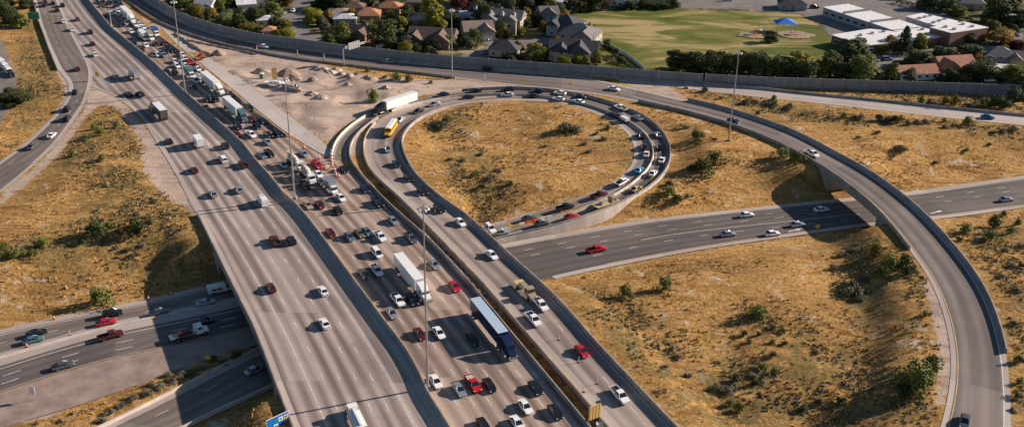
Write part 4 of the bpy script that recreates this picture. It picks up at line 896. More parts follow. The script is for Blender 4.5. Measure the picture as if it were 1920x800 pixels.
# keep cars from touching: push neighbours apart along their road
lens=[{'sedan':4.8,'suv':4.9,'pickup':6.0,'van':5.9,'minivan':5.1}.get(it[3],{'semi_white':20.5,'semi_blue':22,'semi_black':20.5,'semi_teal':19.5,'semi_dark':15.5,'bus':11,'mixer':10.8,'trailer':4.6}.get(it[3],8.)) for it in items]
offc=[{'semi_white':1.5,'semi_blue':2.,'semi_black':1.5,'semi_teal':1.,'semi_dark':1.}.get(it[3],0) for it in items]
for _ in range(30):
    for i in range(len(pos)):
        for j in range(i+1,len(pos)):
            if items[i][0]!=items[j][0]: continue
            d=pos[j][0]-pos[i][0]
            if abs(d[0])+abs(d[1])>30: continue
            a=pos[i][1]; c,s=math.cos(a),math.sin(a); lx=d[0]*c+d[1]*s+offc[j]-offc[i]; ly=-d[0]*s+d[1]*c
            need=(lens[i]+lens[j])/2+.7
            wy=2.15 if lens[i]<7 and lens[j]<7 else 2.6
            if abs(lx)<need and abs(ly)<wy:
                big_i=lens[i]>7; big_j=lens[j]>7
                if (wy-abs(ly))<(need-abs(lx)):
                    k=(wy-abs(ly))*.5*(1 if ly>=0 else -1); v_=np.array([-s*k,c*k,0])
                else:
                    k=(need-abs(lx))*.5*(1 if lx>=0 else -1); v_=np.array([c*k,s*k,0])
                if not big_i: pos[i][0]=pos[i][0]-v_*(2 if big_j else 1)
                if not big_j: pos[j][0]=pos[j][0]+v_*(2 if big_i else 1)
cnt={}
order=sorted(range(len(items)),key=lambda i:(-items[i][2] if items[i][0] in 'ABKX' else items[i][1]))
for i in order:
    key,px,py,kind,c=items[i]; p,a=pos[i]
    if key in ('K','O') :
        d=[ (ROADS[key]['C'][j][0]-p[0])**2+(ROADS[key]['C'][j][1]-p[1])**2 for j in range(len(ROADS[key]['C']))]
    if c: o=inst(car_tpl(kind,c)); nm=c+' '+KN[kind]; cat=KN[kind].replace('suv','car'); ad=''
    else:
        if kind not in TPL: TPL[kind]=[mk_special(kind),False]
        o=inst(TPL[kind]); nm,cat=SPN.get(kind,(kind[4:].replace('_',' ')+' box truck','box truck'))
    o.location=tuple(p); o.rotation_euler=(0,0,a+rnd.uniform(-.015,.015)); o.scale=(1.08,)*3
    cnt.setdefault((key,nm),[]).append((o,cat,py,px))
for (key,nm),ls in cnt.items():
    for n_,(o,cat,py,px) in enumerate(ls):
        side='the bottom of the photo' if key in 'ABKX' else 'the left'
        if len(ls)==1: lab='the only '+nm+' '+ROADTXT[key]
        else: lab=(ORD[n_].strip()+' ' if n_ else 'first ')+nm+' from '+('the bottom' if key in 'ABKX' else 'the left')+', '+ROADTXT[key]
        tag(o,lab,cat,GROUP[key]); VEH.append(o)
# lettering on the delivery van and the load in the red pickup bed
def text_mesh(name,s,size,m,parent,loc,rot,ext=.01):
    cu=bpy.data.curves.new(name,'FONT'); cu.body=s; cu.size=size; cu.extrude=ext; cu.align_x='CENTER'; cu.align_y='CENTER'
    t=bpy.data.objects.new(name,cu); col.objects.link(t); dg=bpy.context.evaluated_depsgraph_get(); me=bpy.data.meshes.new_from_object(t.evaluated_get(dg))
    bpy.data.objects.remove(t); o=bpy.data.objects.new(name,me); me.materials.clear(); me.materials.append(m); col.objects.link(o); o.parent=parent; o.location=loc; o.rotation_euler=rot; return o
for o in VEH:
    if o['group']==GROUP['G'] and o['category']=='van':
        for s in (-1,1):
            mb=MB(); mb.box((-1.5,s*1.0,1.45),(1.1,.02,.5),PAINT['purple']); mb.box((-.1,s*1.0,1.45),(1.3,.02,.5),PAINT['red']); mb.build('side_lettering',o)
        o['label']='white delivery van with red and purple lettering in the deck shade'
    if o['category']=='pickup truck' and o['group']==GROUP['B'] and 'red' in o['label'] and project(o.location)[1]>650:
        mb=MB(); mb.box((-1.7,0,1.2),(1.5,1.5,.08),MT['barrier_white']); mb.box((-1.7,0,1.25),(.5,.5,.06),MT['wood']); mb.build('bed_load',o)
        o['label']='bright red pickup carrying a pale board between silver and black cars'
#@@VEG
# ------------------------------------------------------------------ foliage
def leaf_mat(name,c1,c2,c3):
    m=bpy.data.materials.new(name); m.use_nodes=True; n=m.node_tree; b=n.nodes['Principled BSDF']
    tc=n.nodes.new('ShaderNodeTexCoord'); f=noise(n,tc.outputs['Object'],.55,5,.7)
    c=ramp(n,f,[(.34,c1),(.5,c2),(.68,c3)]); oi=n.nodes.new('ShaderNodeObjectInfo')
    hs=n.nodes.new('ShaderNodeHueSaturation'); n.links.new(c,hs.inputs['Color']); n.links.new(mapr(n,oi.outputs['Random'],0,1,.75,1.3),hs.inputs['Value']); n.links.new(mapr(n,oi.outputs['Random'],0,1,.485,.515),hs.inputs['Hue'])
    n.links.new(hs.outputs[0],b.inputs['Base Color']); b.inputs['Roughness'].default_value=.75; b.inputs['Specular IOR Level'].default_value=.15
    return m
LM=[leaf_mat('dark green leaves',(.028,.042,.014),(.055,.072,.022),(.105,.115,.035)),leaf_mat('mid green leaves',(.06,.078,.018),(.125,.14,.03),(.21,.20,.05)),
    leaf_mat('yellow green leaves',(.07,.08,.01),(.17,.16,.02),(.28,.22,.03)),leaf_mat('reddish leaves',(.05,.02,.015),(.11,.035,.025),(.17,.06,.035)),
    leaf_mat('grey green leaves',(.07,.075,.045),(.13,.125,.075),(.20,.18,.11)),leaf_mat('conifer needles',(.018,.030,.014),(.035,.052,.022),(.06,.075,.03)),
    leaf_mat('orange brown leaves',(.12,.07,.015),(.24,.13,.025),(.33,.19,.05)),leaf_mat('sage leaves',(.10,.09,.06),(.18,.155,.10),(.26,.22,.15))]
def leaves(mb,rs,cx,cy,cz,rx,ry,rz_,n,s,m):
    for _ in range(n):
        d=np.array([rs.gauss(0,1),rs.gauss(0,1),rs.gauss(0,1)]); d/=np.linalg.norm(d)+1e-9; k=rs.uniform(.45,1.05)**.6
        p=Vector((cx+d[0]*rx*k,cy+d[1]*ry*k,cz+d[2]*rz_*k))
        nn=(Vector(d)+Vector((rs.gauss(0,.5),rs.gauss(0,.5),rs.gauss(0,.5)+.3))).normalized()
        u=nn.orthogonal().normalized(); an=rs.uniform(0,6.28); v=nn.cross(u); u,v=u*math.cos(an)+v*math.sin(an),v*math.cos(an)-u*math.sin(an)
        q=s*rs.uniform(.6,1.35); mb.add([p-u*q,p-v*q*.7,p+u*q,p+v*q*.8+nn*q*.25],[(0,1,2,3)],m)
def tree_tpl(kind,seed):
    rs=random.Random(seed); root=empty({5:'conifer_tree'}.get(kind,'tree'),(0,0,0)); cr=MB(); tr=MB()
    if kind==5:
        tr.tube((0,0,0),(0,0,9),.3,.06,MT['bark'],7)
        for i in range(22):
            z=1.+i*.42; r=3.2*(1-(i/22.))**.8+.25
            leaves(cr,rs,0,0,z,r,r,.5,int(36+r*40),.25,LM[5])
    else:
        tr.tube((0,0,0),(.15,.1,3.2),.38,.26,MT['bark'],7)
        lobes=[(0,0,5.4,2.6,2.6,3.2)]
        for i in range(13):
            a=rs.uniform(0,6.28); rr=rs.uniform(1.4,2.9); z=rs.uniform(1.9,8.2) if i>4 else rs.uniform(1.6,3.); rr*=1 if z<6.5 else .6
            lobes.append((math.cos(a)*rr,math.sin(a)*rr,z,rs.uniform(1.1,1.9),rs.uniform(1.1,1.9),rs.uniform(.9,1.6)))
            tr.tube((.15,.1,2.6+rs.uniform(0,.6)),(math.cos(a)*rr*.8,math.sin(a)*rr*.8,z-.4),.15,.05,MT['bark'],5)
        for l in lobes: leaves(cr,rs,*l,int(105*l[3]*l[5])+60,.25,LM[kind])
    cr.build('crown',root); tr.build('trunk',root); return root
def shrub_tpl(kind,seed):
    rs=random.Random(seed); root=empty('shrub',(0,0,0)); cr=MB(); tr=MB()
    for i in range(7):
        a=rs.uniform(0,6.28); rr=rs.uniform(.1,.62); z=rs.uniform(.3,.75) if kind in(4,7) else rs.uniform(.35,1.05)*(1.15-rr*.5)
        tr.tube((0,0,0),(math.cos(a)*rr,math.sin(a)*rr,z),.03,.012,MT['bark'],4)
        leaves(cr,rs,math.cos(a)*rr,math.sin(a)*rr,z*.85,rs.uniform(.3,.5),rs.uniform(.3,.5),rs.uniform(.25,.45),150,.058,LM[kind])
    cr.build('crown',root); tr.build('stem',root); return root
TT={}
def get_tree(kind,var,shrub=False):
    k=(kind,var,shrub)
    if k not in TT: TT[k]=[(shrub_tpl if shrub else tree_tpl)(kind,17+kind*7+var*31),False]
    return inst(TT[k])
KC=['dark green','mid green','yellow green','reddish brown','grey green','dark green conical','orange brown','pale sage']
TREES='''20 45 8 9 0|8 30 8 9 0|40 52 7 8 1|12 12 8 9 0|30 197 7 11 0|50 15 7 7 0
370 34 8 9 2|389 38 6 3 5|399 33 5 5 6|425 46 6 8 4|431 53 5 5 1|451 56 9 7 0|480 46 9 9 0|474 64 6 12 2|489 67 5 7 1|517 58 9 7 0|512 29 7 9 1|535 56 6 6 2|524 70 4 5 2|542 75 6 8 2|521 12 6 3 5|450 14 7 8 1|434 18 8 8 0|416 21 7 7 1|346 15 7 8 1|355 22 6 6 0|331 5 7 8 0
589 43 8 10 2|641 78 9 10 1|722 86 13 14 0|633 19 9 11 0|610 14 9 9 0|652 17 8 9 1|618 40 6 5 6|606 49 5 5 4|659 36 6 5 6|670 43 5 3 1|730 11 8 10 0|687 15 7 8 0|708 29 5 5 1|598 -6 8 10 0|640 -8 8 12 0|680 -10 8 12 0|755 -6 8 10 1|790 -10 8 9 0
761 33 7 7 0|813 57 16 12 2|861 26 10 11 3|892 21 9 10 0|909 51 12 10 0|846 51 8 9 0|876 51 5 4 5|889 80 7 6 1|873 86 5 6 0|885 91 4 5 4|803 93 5 7 0|775 64 5 6 0|930 12 8 8 0|830 8 9 9 2|748 50 5 6 1
956 23 9 7 0|1003 48 8 6 0|988 31 5 4 6|1021 58 5 5 6|974 69 4 3 0|951 69 4 5 3|1043 88 5 5 2|1000 113 8 8 1|1011 114 6 7 2|974 99 6 4 2|961 113 4 8 0|1113 75 7 4 5|1100 67 4 5 4|1058 43 7 6 6|1034 18 7 6 2|1076 22 10 9 0|1092 19 9 9 3|1113 18 9 10 0|1017 9 8 12 0|985 14 7 9 3|968 -6 8 12 0|1050 -4 8 12 0
1138 92 5 4 0|1154 105 4 3 0|1130 16 8 8 3|1205 15 5 6 0|1224 16 4 8 0|1262 15 6 5 0|1242 17 4 8 0|1166 118 3 4 0|1180 17 5 7 0
1266 131 10 9 0|1287 135 10 9 0|1310 139 10 10 0|1331 141 11 10 0|1347 137 10 9 1|1366 139 10 9 0|1388 141 11 10 0|1414 143 12 11 0|1433 144 10 8 1|1452 144 10 10 0|1473 145 9 10 0|1500 145 11 12 2|1512 151 9 9 0|1535 145 7 9 2|1556 143 11 11 1|1444 79 6 6 0
1600 123 13 15 0|1612 152 12 14 1|1578 148 8 9 0|1672 94 7 8 6|1648 98 5 7 2|1692 101 13 8 5|1725 91 7 7 2|1724 125 8 12 0|1670 150 8 6 1|1706 152 6 6 4|1631 95 4 5 1
1768 119 8 11 0|1817 117 9 14 0|1835 148 9 13 0|1867 46 15 16 0|1813 83 6 7 0|1835 77 5 5 6|1876 84 8 13 6|1906 97 6 9 3|1858 64 7 10 1|1906 151 7 10 2|1916 176 9 9 0|1750 18 7 10 0|1775 21 7 10 0|1729 16 7 9 0|1799 29 5 8 1|1912 50 10 10 0|1890 12 8 9 0|1845 8 8 10 0|1700 -4 7 9 1|1785 152 5 5 0|1765 153 4 4 0|1868 150 6 7 1'''
rr=random.Random(3); tcount={}
allt=[]
for ln in TREES.replace('\n','|').split('|'):
    x,y,h,w_,k=[float(a) for a in ln.split()]; allt.append((x,y,h,w_,int(k)))
for x,y,h,w_,k in sorted(allt):
    p=G_(x,y,Z); o=get_tree(k,rr.randrange(2)); 
    w_*=1.15; o.location=(p[0],p[1],p[2]-.1); o.rotation_euler=(0,0,rr.uniform(0,6.28)); s=w_/7.2
    o.scale=(s,s,h/9.4) if k!=5 else (w_/6.2,w_/6.2,h/10.2)
    reg='left of the far left ramp' if x<110 else ('behind the noise wall, centre' if x<1180 else ('around the playing field' if x<1590 else 'around the school and brown roofs'))
    if 300<x<560: reg='behind the curved part of the noise wall'
    sz='tall ' if h>=10 else ('small ' if h<=5 else '')
    key=(sz+KC[k],reg); tcount.setdefault(key,[]).append(o)
for (nm,reg),ls in tcount.items():
    for i,o in enumerate(ls):
        tag(o,(('only ' if len(ls)==1 else (ORD[i].strip()+' ' if i else 'leftmost '))+nm+' tree '+reg+('' if len(ls)==1 or i==0 else ', from the left')),'tree','trees '+reg.split(',')[0])
SHR='''190 252 4 1|216 240 3 1|178 243 3 1|162 262 3 1|188 302 3.5 1|140 292 3 1|184 441 6 0|252 441 6.5 0|155 457 3 0|282 417 3.5 1|205 425 3 1|82 461 4 1|4 478 5 1|32 482 4 1|60 480 3.5 1|192 572 6 1|240 470 3 7|255 480 3 7|218 465 2.5 7|268 462 2.5 7|290 380 3 7
705 190 6.5 1|822 240 6 4|838 230 4 1|1070 246 7.5 4|1058 247 4 1|1142 242 3 1|1118 252 2.5 7|1132 262 3 7|956 347 2.6 1|915 337 3 7|891 330 3 1|868 302 3 4|935 322 3 7|902 290 3 4|845 300 2.5 4|905 353 2.5 0|1022 275 2 7|1097 270 3 7|1105 285 3 7
1306 263 5.5 1|1316 325 8 1|1341 309 6 1|1298 320 4 0|1250 367 5 1|1256 348 3.5 0|1272 382 4 0|1285 240 3 4|1340 262 2.5 7|1290 368 2.5 7
1322 173 3.4 0|1286 166 2 4|1350 186 1.8 1|1398 195 4 4|1420 193 3.4 4|1436 197 4 7|1449 198 3.6 1|1420 215 2.6 0|1478 206 4.5 7|1606 223 4.4 4|1580 220 3 1|1667 228 5 4|1650 226 4 0|1680 230 4 0|1735 230 4 7|1770 228 2.6 2|1816 236 4.5 1|1800 240 3.5 7|1722 232 4 7|1772 240 3.5 7|1450 203 3 7|1505 215 2.4 7|1555 222 2.4 7|1702 235 3 0|1900 245 4 7|1880 248 3.5 7|1862 250 3 7|1448 188 3.5 1|1480 200 3 1
1462 296 5.5 1|1496 303 5.5 1|1688 283 5 4|1755 306 2.4 4|1812 282 3 4|1855 272 2 4|1645 250 3 7|1610 258 2.6 7
1861 427 5.4 1|1815 437 4 1|1858 452 5 1|1800 452 2.6 0|1895 437 3.4 1|1904 421 3.4 1|1792 443 2.2 0|1878 404 3 1|1912 462 3 7|1895 500 3 7|1875 520 2.6 7|1905 545 3 7|1885 470 2.6 7|1912 500 2.5 0|1903 610 2.6 0|1910 680 3 0|1905 745 3 0|1912 720 2.2 1|1900 770 2 7
1718 728 9 1|1735 700 6 1|1700 742 5 0|1677 762 2.2 1|1732 592 2.2 1|1170 557 4.5 1|1243 542 4.5 1|1416 592 5 1|1430 590 3 0|1600 550 7 4|1612 560 4.5 7|1640 478 5 2|1668 500 5.5 1|1690 497 5 1|1700 512 4 0|1655 520 4 1|1620 525 4 7|1600 470 3 7|1580 480 3 7
1446 617 2.2 0|1466 620 2.2 1|1448 644 2 1|1470 645 2 0|1446 668 2.2 0|1392 629 2.4 0|1405 641 2 1|1424 628 1.8 0|1375 715 3 0|1430 690 3 1|1410 705 2.6 7|1455 700 2.6 1|1418 720 2.4 0|1365 735 3.4 7|1385 770 3 2|1370 760 2.6 1|1340 728 3 7|1290 705 2.4 7|1270 672 2.4 7|1245 690 2.5 7|1535 755 2.4 0|1575 755 2.4 0|1510 765 2.4 7|1530 660 2.2 7|1500 770 2.4 0
742 149 4.4 1|770 153 4.4 1|722 146 3 4|806 157 2.6 1|690 135 3 1|668 140 2.4 4|655 148 2 7
1748 196 6 7|1790 198 6 2|1770 196 5 2|1862 198 7 0|1898 194 8 0|1840 200 5 1|1700 190 3 7|1730 194 4 1|1815 200 4.5 7|1880 203 5 0
380 690 3 7|345 705 3.2 7|325 715 3 7|300 728 3.2 7|275 738 3 7|250 750 3 7|225 762 3 7|205 775 3 7|360 700 3 4|315 705 2.8 4|285 722 2.6 4|190 790 3 7|400 678 3 0|440 672 3 0|420 682 2.6 7'''
sc_={}; alls=[]
for ln in SHR.replace('\n','|').split('|'):
    x,y,w_,k=[float(a) for a in ln.split()]; alls.append((x,y,w_,int(k)))
for x,y,w_,k in sorted(alls):
    p=G_(x,y,4.); o=get_tree(k,rr.randrange(2),True); s=w_/1.5*(1.06 if w_>=4 and k in(0,1,4) else .9)
    o.location=(p[0],p[1],p[2]-.05*s); o.rotation_euler=(0,0,rr.uniform(0,6.28)); o.scale=(s,s,s*(rr.uniform(.65,.85) if k in(4,7) else rr.uniform(.85,1.15)))
    if x<160 and y<500: reg='on the slope left of the left carriageway'
    elif x<480 and y<600: reg='on the slope left of the left carriageway'
    elif x<480: reg='in the strip by the bottom left ramp'
    elif y<165 and x<900: reg='in the bare dirt below the noise wall'
    elif 730<x<1200 and 190<y<410: reg='inside the loop'
    elif x<1400 and y<410 and y>=215: reg='between the loop and the curved ramp'
    elif y<205 and x>1690: reg='between the second noise wall and pale road'
    elif y<330: reg='on the dry slope below the pale road'
    elif x>1770: reg='right of the curved ramp'
    else: reg='in the field enclosed by the curved ramp'
    sz='large ' if w_>=5 else ('small ' if w_<=2.6 else '')
    sc_.setdefault((sz+KC[k],reg),[]).append(o)
for (nm,reg),ls in sc_.items():
    for i,o in enumerate(ls):
        tag(o,(('only ' if len(ls)==1 else (ORD[i].strip()+' ' if i else 'leftmost '))+nm+' shrub '+reg+('' if len(ls)==1 or i==0 else ', from left')),'shrub','shrubs '+reg)
# uncountable small brush and grass tufts
def scatter(name,label,n,mats,test,szr,seed,nq=5,kind='stuff',flat=.7):
    rs=random.Random(seed); nr=np.random.RandomState(seed); X=nr.uniform(-300,310,n*8); Y=nr.uniform(168,470,n*8)
    acc=np.array([False]*len(X)); 
    jx=np.clip(np.searchsorted(xs,X)-1,0,len(xs)-2); iy=np.clip(np.searchsorted(yy,Y)-1,0,len(yy)-2)
    pr=test(iy,jx,X,Y); acc=nr.rand(len(X))<pr
    X,Y=X[acc][:n],Y[acc][:n]; mb=MB()
    for x,y in zip(X,Y):
        z=ground_z(x,y); s=rs.uniform(*szr)*(1+1.1*(rs.random()**6)); m=mats[int(rs.random()**1.3*len(mats))]
        for q in range(nq):
            if flat<0:      # upright blades
                a=rs.uniform(0,6.28); r=s*rs.uniform(0,.6); c=Vector((x+math.cos(a)*r,y+math.sin(a)*r,z-.03)); b=rs.uniform(0,6.28); k=s*rs.uniform(.12,.24)
                u=Vector((math.cos(b)*k,math.sin(b)*k,0)); mb.add([c-u,c+u,c+Vector((rs.uniform(-.3,.3)*s,rs.uniform(-.3,.3)*s,s*rs.uniform(.5,.95)))],[(0,1,2)],m); continue
            a=rs.uniform(0,6.28); r=s*rs.uniform(0,1)**.6*.6; hh=math.sqrt(max(0,1-(r/(s*.62))**2)); c=Vector((x+math.cos(a)*r,y+math.sin(a)*r,z+s*(.08+rs.uniform(.3,1.)*hh*.55)*flat))
            nn=Vector((math.cos(a)*rs.uniform(.1,1.2),math.sin(a)*rs.uniform(.1,1.2),rs.uniform(.2,1.))).normalized(); u=nn.orthogonal().normalized(); t=rs.uniform(0,6.28); v=nn.cross(u); u,v=u*math.cos(t)+v*math.sin(t),v*math.cos(t)-u*math.sin(t)
            k=rs.uniform(.09,.17)*(1+s*.35); mb.add([c-u*k,c-v*k*.7,c+u*k,c+v*k*.8],[(0,1,2,3)],m)
    o=mb.build(name); tag(o,label,name.replace('_',' '),kind=kind); return len(X)
dr,_=None,None
roadmask=np.zeros(GX.shape,bool)
for key,r in ROADS.items():
    poly=[*r['L'][:,:2]]+[*r['R'][::-1,:2]]; 
    d_,i_=dist_pts(GX,GY,r['C']); hw=np.linalg.norm((r['L']-r['R'])[:,:2],axis=1)/2; roadmask|=d_<hw[i_]+1.8
n1=vnoise(GX,GY,14,21); n2=vnoise(GX,GY,5,22); free=(~roadmask)&(~yard)&(zp<.3)
wedgem=poly_in(GX,GY,wedge)
tA=lambda i,j,X,Y: np.where(free[i,j]&(zg[i,j]<.4),np.clip((n1[i,j]-.35)*1.6+(n2[i,j]-.5)*.8+.25*zs[i,j],.02,.8)*(1+1.5*(Y<330)),0)*.5
DG=mat('dry straw',(.52,.32,.12),.95,noise=.25,nscale=.5); DG2=mat('dry brown grass',(.30,.18,.065),.95,noise=.3,nscale=.5)
scatter('dry_grass','tufts of dry golden grass over the slopes',30000,[DG,DG2,DG],tA,(.3,.62),5,5,flat=-1)
tB=lambda i,j,X,Y: np.where(free[i,j]&(zg[i,j]<.4),np.clip(zs[i,j],.05,1)*np.clip((n1[i,j]-.38)*4+(n2[i,j]-.45)*2.2,0.02,1),0)*.9
scatter('sagebrush','low grey green sagebrush scattered over the dry slopes',11000,[LM[7],LM[4],LM[4],DG2,LM[7]],tB,(.4,.95),6,20,flat=.9)
tC=lambda i,j,X,Y: np.where((zg[i,j]>.5)&(~roadmask[i,j]),.02+.3*np.clip((n2[i,j]-.6)*3,0,1),0)
scatter('rubble','loose stones and clods on the bare dirt',2000,[MT['dirt'],DG2,MT['dirt']],tC,(.35,.9),7,9,flat=.4)
tD=lambda i,j,X,Y: np.where(wedgem[i,j]&(~roadmask[i,j]),1.,0)
scatter('verge_brush','low brush in the strip between the lower highway and the bottom left ramp',900,[LM[7],LM[4],DG2,LM[1]],tD,(.7,1.3),8,26)
# dark line of brush in the gap between the decks
gp=[]
#@@BUILT
# ------------------------------------------------------------------ houses
WIN=mat('window glass',(.03,.04,.05),.1,spec=.7); FR=mat('white window frame',(.7,.7,.68),.5)
def shingle(name,c):
    m=mat(name,c,.9,noise=.25,nscale=.9,bump=.04,bscale=6); return m
ROOFM={'brown':shingle('brown shingle',(.13,.085,.065)),'dark':shingle('charcoal shingle',(.055,.055,.062)),'grey':shingle('grey shingle',(.16,.145,.135)),'tan':shingle('tan shingle',(.25,.19,.15)),
 'terra':shingle('terracotta roof',(.36,.16,.09)),'pale':shingle('pale roof',(.48,.46,.46)),'blue':shingle('pale blue metal roof',(.38,.46,.54)),'white':shingle('white roof',(.68,.66,.64)),'navy':shingle('dark slate',(.035,.045,.06))}
WALLM={'tan':mat('tan stucco',(.50,.38,.27),.9,noise=.12,nscale=.8),'brick':mat('brown brick',(.22,.11,.08),.9,noise=.2,nscale=1.5),'white':mat('white siding',(.66,.64,.61),.8,noise=.08),'grey':mat('grey siding',(.33,.33,.34),.8,noise=.1),
 'blue':mat('blue grey siding',(.25,.30,.36),.8,noise=.1),'orange':mat('orange brick',(.42,.22,.13),.9,noise=.2,nscale=1.5),'stone':mat('stone facing',(.38,.32,.27),.95,noise=.35,nscale=1.6)}
def gable(mb,cx,cy,w_,d_,z,h,m,along='x',ov=.5):
    """solid gable roof, ridge along x"""
    W,D=w_/2+ov,d_/2+ov
    if along=='x': v=[(-W,-D,0),(W,-D,0),(W,D,0),(-W,D,0),(-W,0,h),(W,0,h)]; f=[(0,1,5,4),(2,3,4,5),(0,4,3),(1,2,5),(0,3,2,1)]
    else: v=[(-W,-D,0),(W,-D,0),(W,D,0),(-W,D,0),(0,-D,h),(0,D,h)]; f=[(0,4,5,3),(1,2,5,4),(0,1,4),(2,3,5),(0,3,2,1)]
    mb.add([(cx+a,cy+b,z+c) for a,b,c in v],f,m)
def hip(mb,cx,cy,w_,d_,z,h,m,ov=.6):
    W,D=w_/2+ov,d_/2+ov; r=max(W-D,.01) if W>D else .01; q=max(D-W,.01) if D>W else .01
    v=[(-W,-D,0),(W,-D,0),(W,D,0),(-W,D,0)]+([(-r,0,h),(r,0,h)] if W>D else [(0,-q,h),(0,q,h)])
    f=[(0,1,5,4),(1,2,5),(2,3,4,5),(3,0,4),(0,3,2,1)] if W>D else [(0,1,4),(1,2,5,4),(2,3,5),(3,0,4,5),(0,3,2,1)]
    mb.add([(cx+a,cy+b,z+c) for a,b,c in v],f,m)
def house(px,py,w_,d_,h,rz,wall_,roof,label,style='gable',wing=None,garage=False,chim=True,name='house',dormers=0,group=None):
    p=P(px,py,Z); root=empty(name,(p[0],p[1],Z),R(rz)); tag(root,label,'house' if name=='house' else name.replace('_',' '),group)
    WM=WALLM[wall_]; RM=ROOFM[roof]; wl=MB(); rf=MB()
    wl.box((0,0,h/2-.15),(w_,d_,h+.3),WM)
    rh=min(w_,d_)*(.30 if style!='low' else .16)
    if style=='flat': rf.box((0,0,h+.2),(w_+.6,d_+.6,.4),RM)
    elif style=='hip' or style=='low': hip(rf,0,0,w_,d_,h,rh,RM)
    else: gable(rf,0,0,w_,d_,h,rh,RM)
    if wing:
        for (wx,wy,ww,wdp,al) in wing:
            wl.box((wx,wy,h/2-.15),(ww,wdp,h+.28),WM); gable(rf,wx,wy,ww,wdp,h+.02,min(ww,wdp)*.42,RM,al)
            # gable end infill in wall colour
            if al=='y': v=[(wx-ww/2,wy-wdp/2-.02,h),(wx+ww/2,wy-wdp/2-.02,h),(wx,wy-wdp/2-.02,h+min(ww,wdp)*.36)]; wl.add(v,[(0,1,2)],WM)
    wl.build('wall',root); ro_=rf.build('roof',root)
    if chim: c=MB(); c.box((w_*.22,d_*.12,h+rh*.9),(.9,.9,1.6),WALLM['brick']); c.build('chimney',ro_)
    for i in range(dormers):
        dm=MB(); x=-w_*.3+i*w_*.6/max(1,dormers-1); dm.box((x,-d_*.3,h+rh*.5),(1.6,1.6,1.4),WALLM['white']); gable(dm,x,-d_*.3,1.6,1.8,h+rh*.5+.7,.7,RM,'y',.2); dm.build('dormer',ro_)
    # windows on the sides that face the freeway
    spots=[]
    nwin=max(2,int(w_/3.6))
    for i in range(nwin): spots.append((-w_/2+(i+.5)*w_/nwin,-d_/2,0))
    for i in range(max(1,int(d_/4.5))): spots+= [(w_/2,-d_/2+(i+.5)*d_/max(1,int(d_/4.5)),1),(-w_/2,-d_/2+(i+.5)*d_/max(1,int(d_/4.5)),1)]
    lev=[1.5] if h<4.2 else [1.5,4.2]
    if wing: 
        for (wx,wy,ww,wdp,al) in wing: spots.append((wx,wy-wdp/2,0))
    for zl in lev:
        for k,(x,y,s) in enumerate(spots):
            if k==1 and zl==1.5: 
                dd=MB(); dd.box((x,y-.04,1.05),(1.1,.1,2.1),WALLM['brick']); dd.build('door',root); continue
            f_=MB(); g_=MB()
            if s==0: f_.box((x,y-.02,zl),(1.5,.1,1.3),FR); g_.box((x,y-.05,zl),(1.25,.08,1.05),WIN)
            else: sg=1 if x>0 else -1; f_.box((x+sg*.02,y,zl),(.1,1.5,1.3),FR); g_.box((x+sg*.05,y,zl),(.08,1.25,1.05),WIN)
            fo=f_.build('window',root); g_.build('pane',fo)
    if garage:
        gx,gy=garage; f_=MB(); f_.box((gx,gy,1.2),(4.6,.12,2.3),FR); 
        for k in range(3): f_.box((gx,gy-.07,.55+k*.6),(4.5,.02,.05),WALLM['grey'])
        f_.build('garage_door',root)
    return root
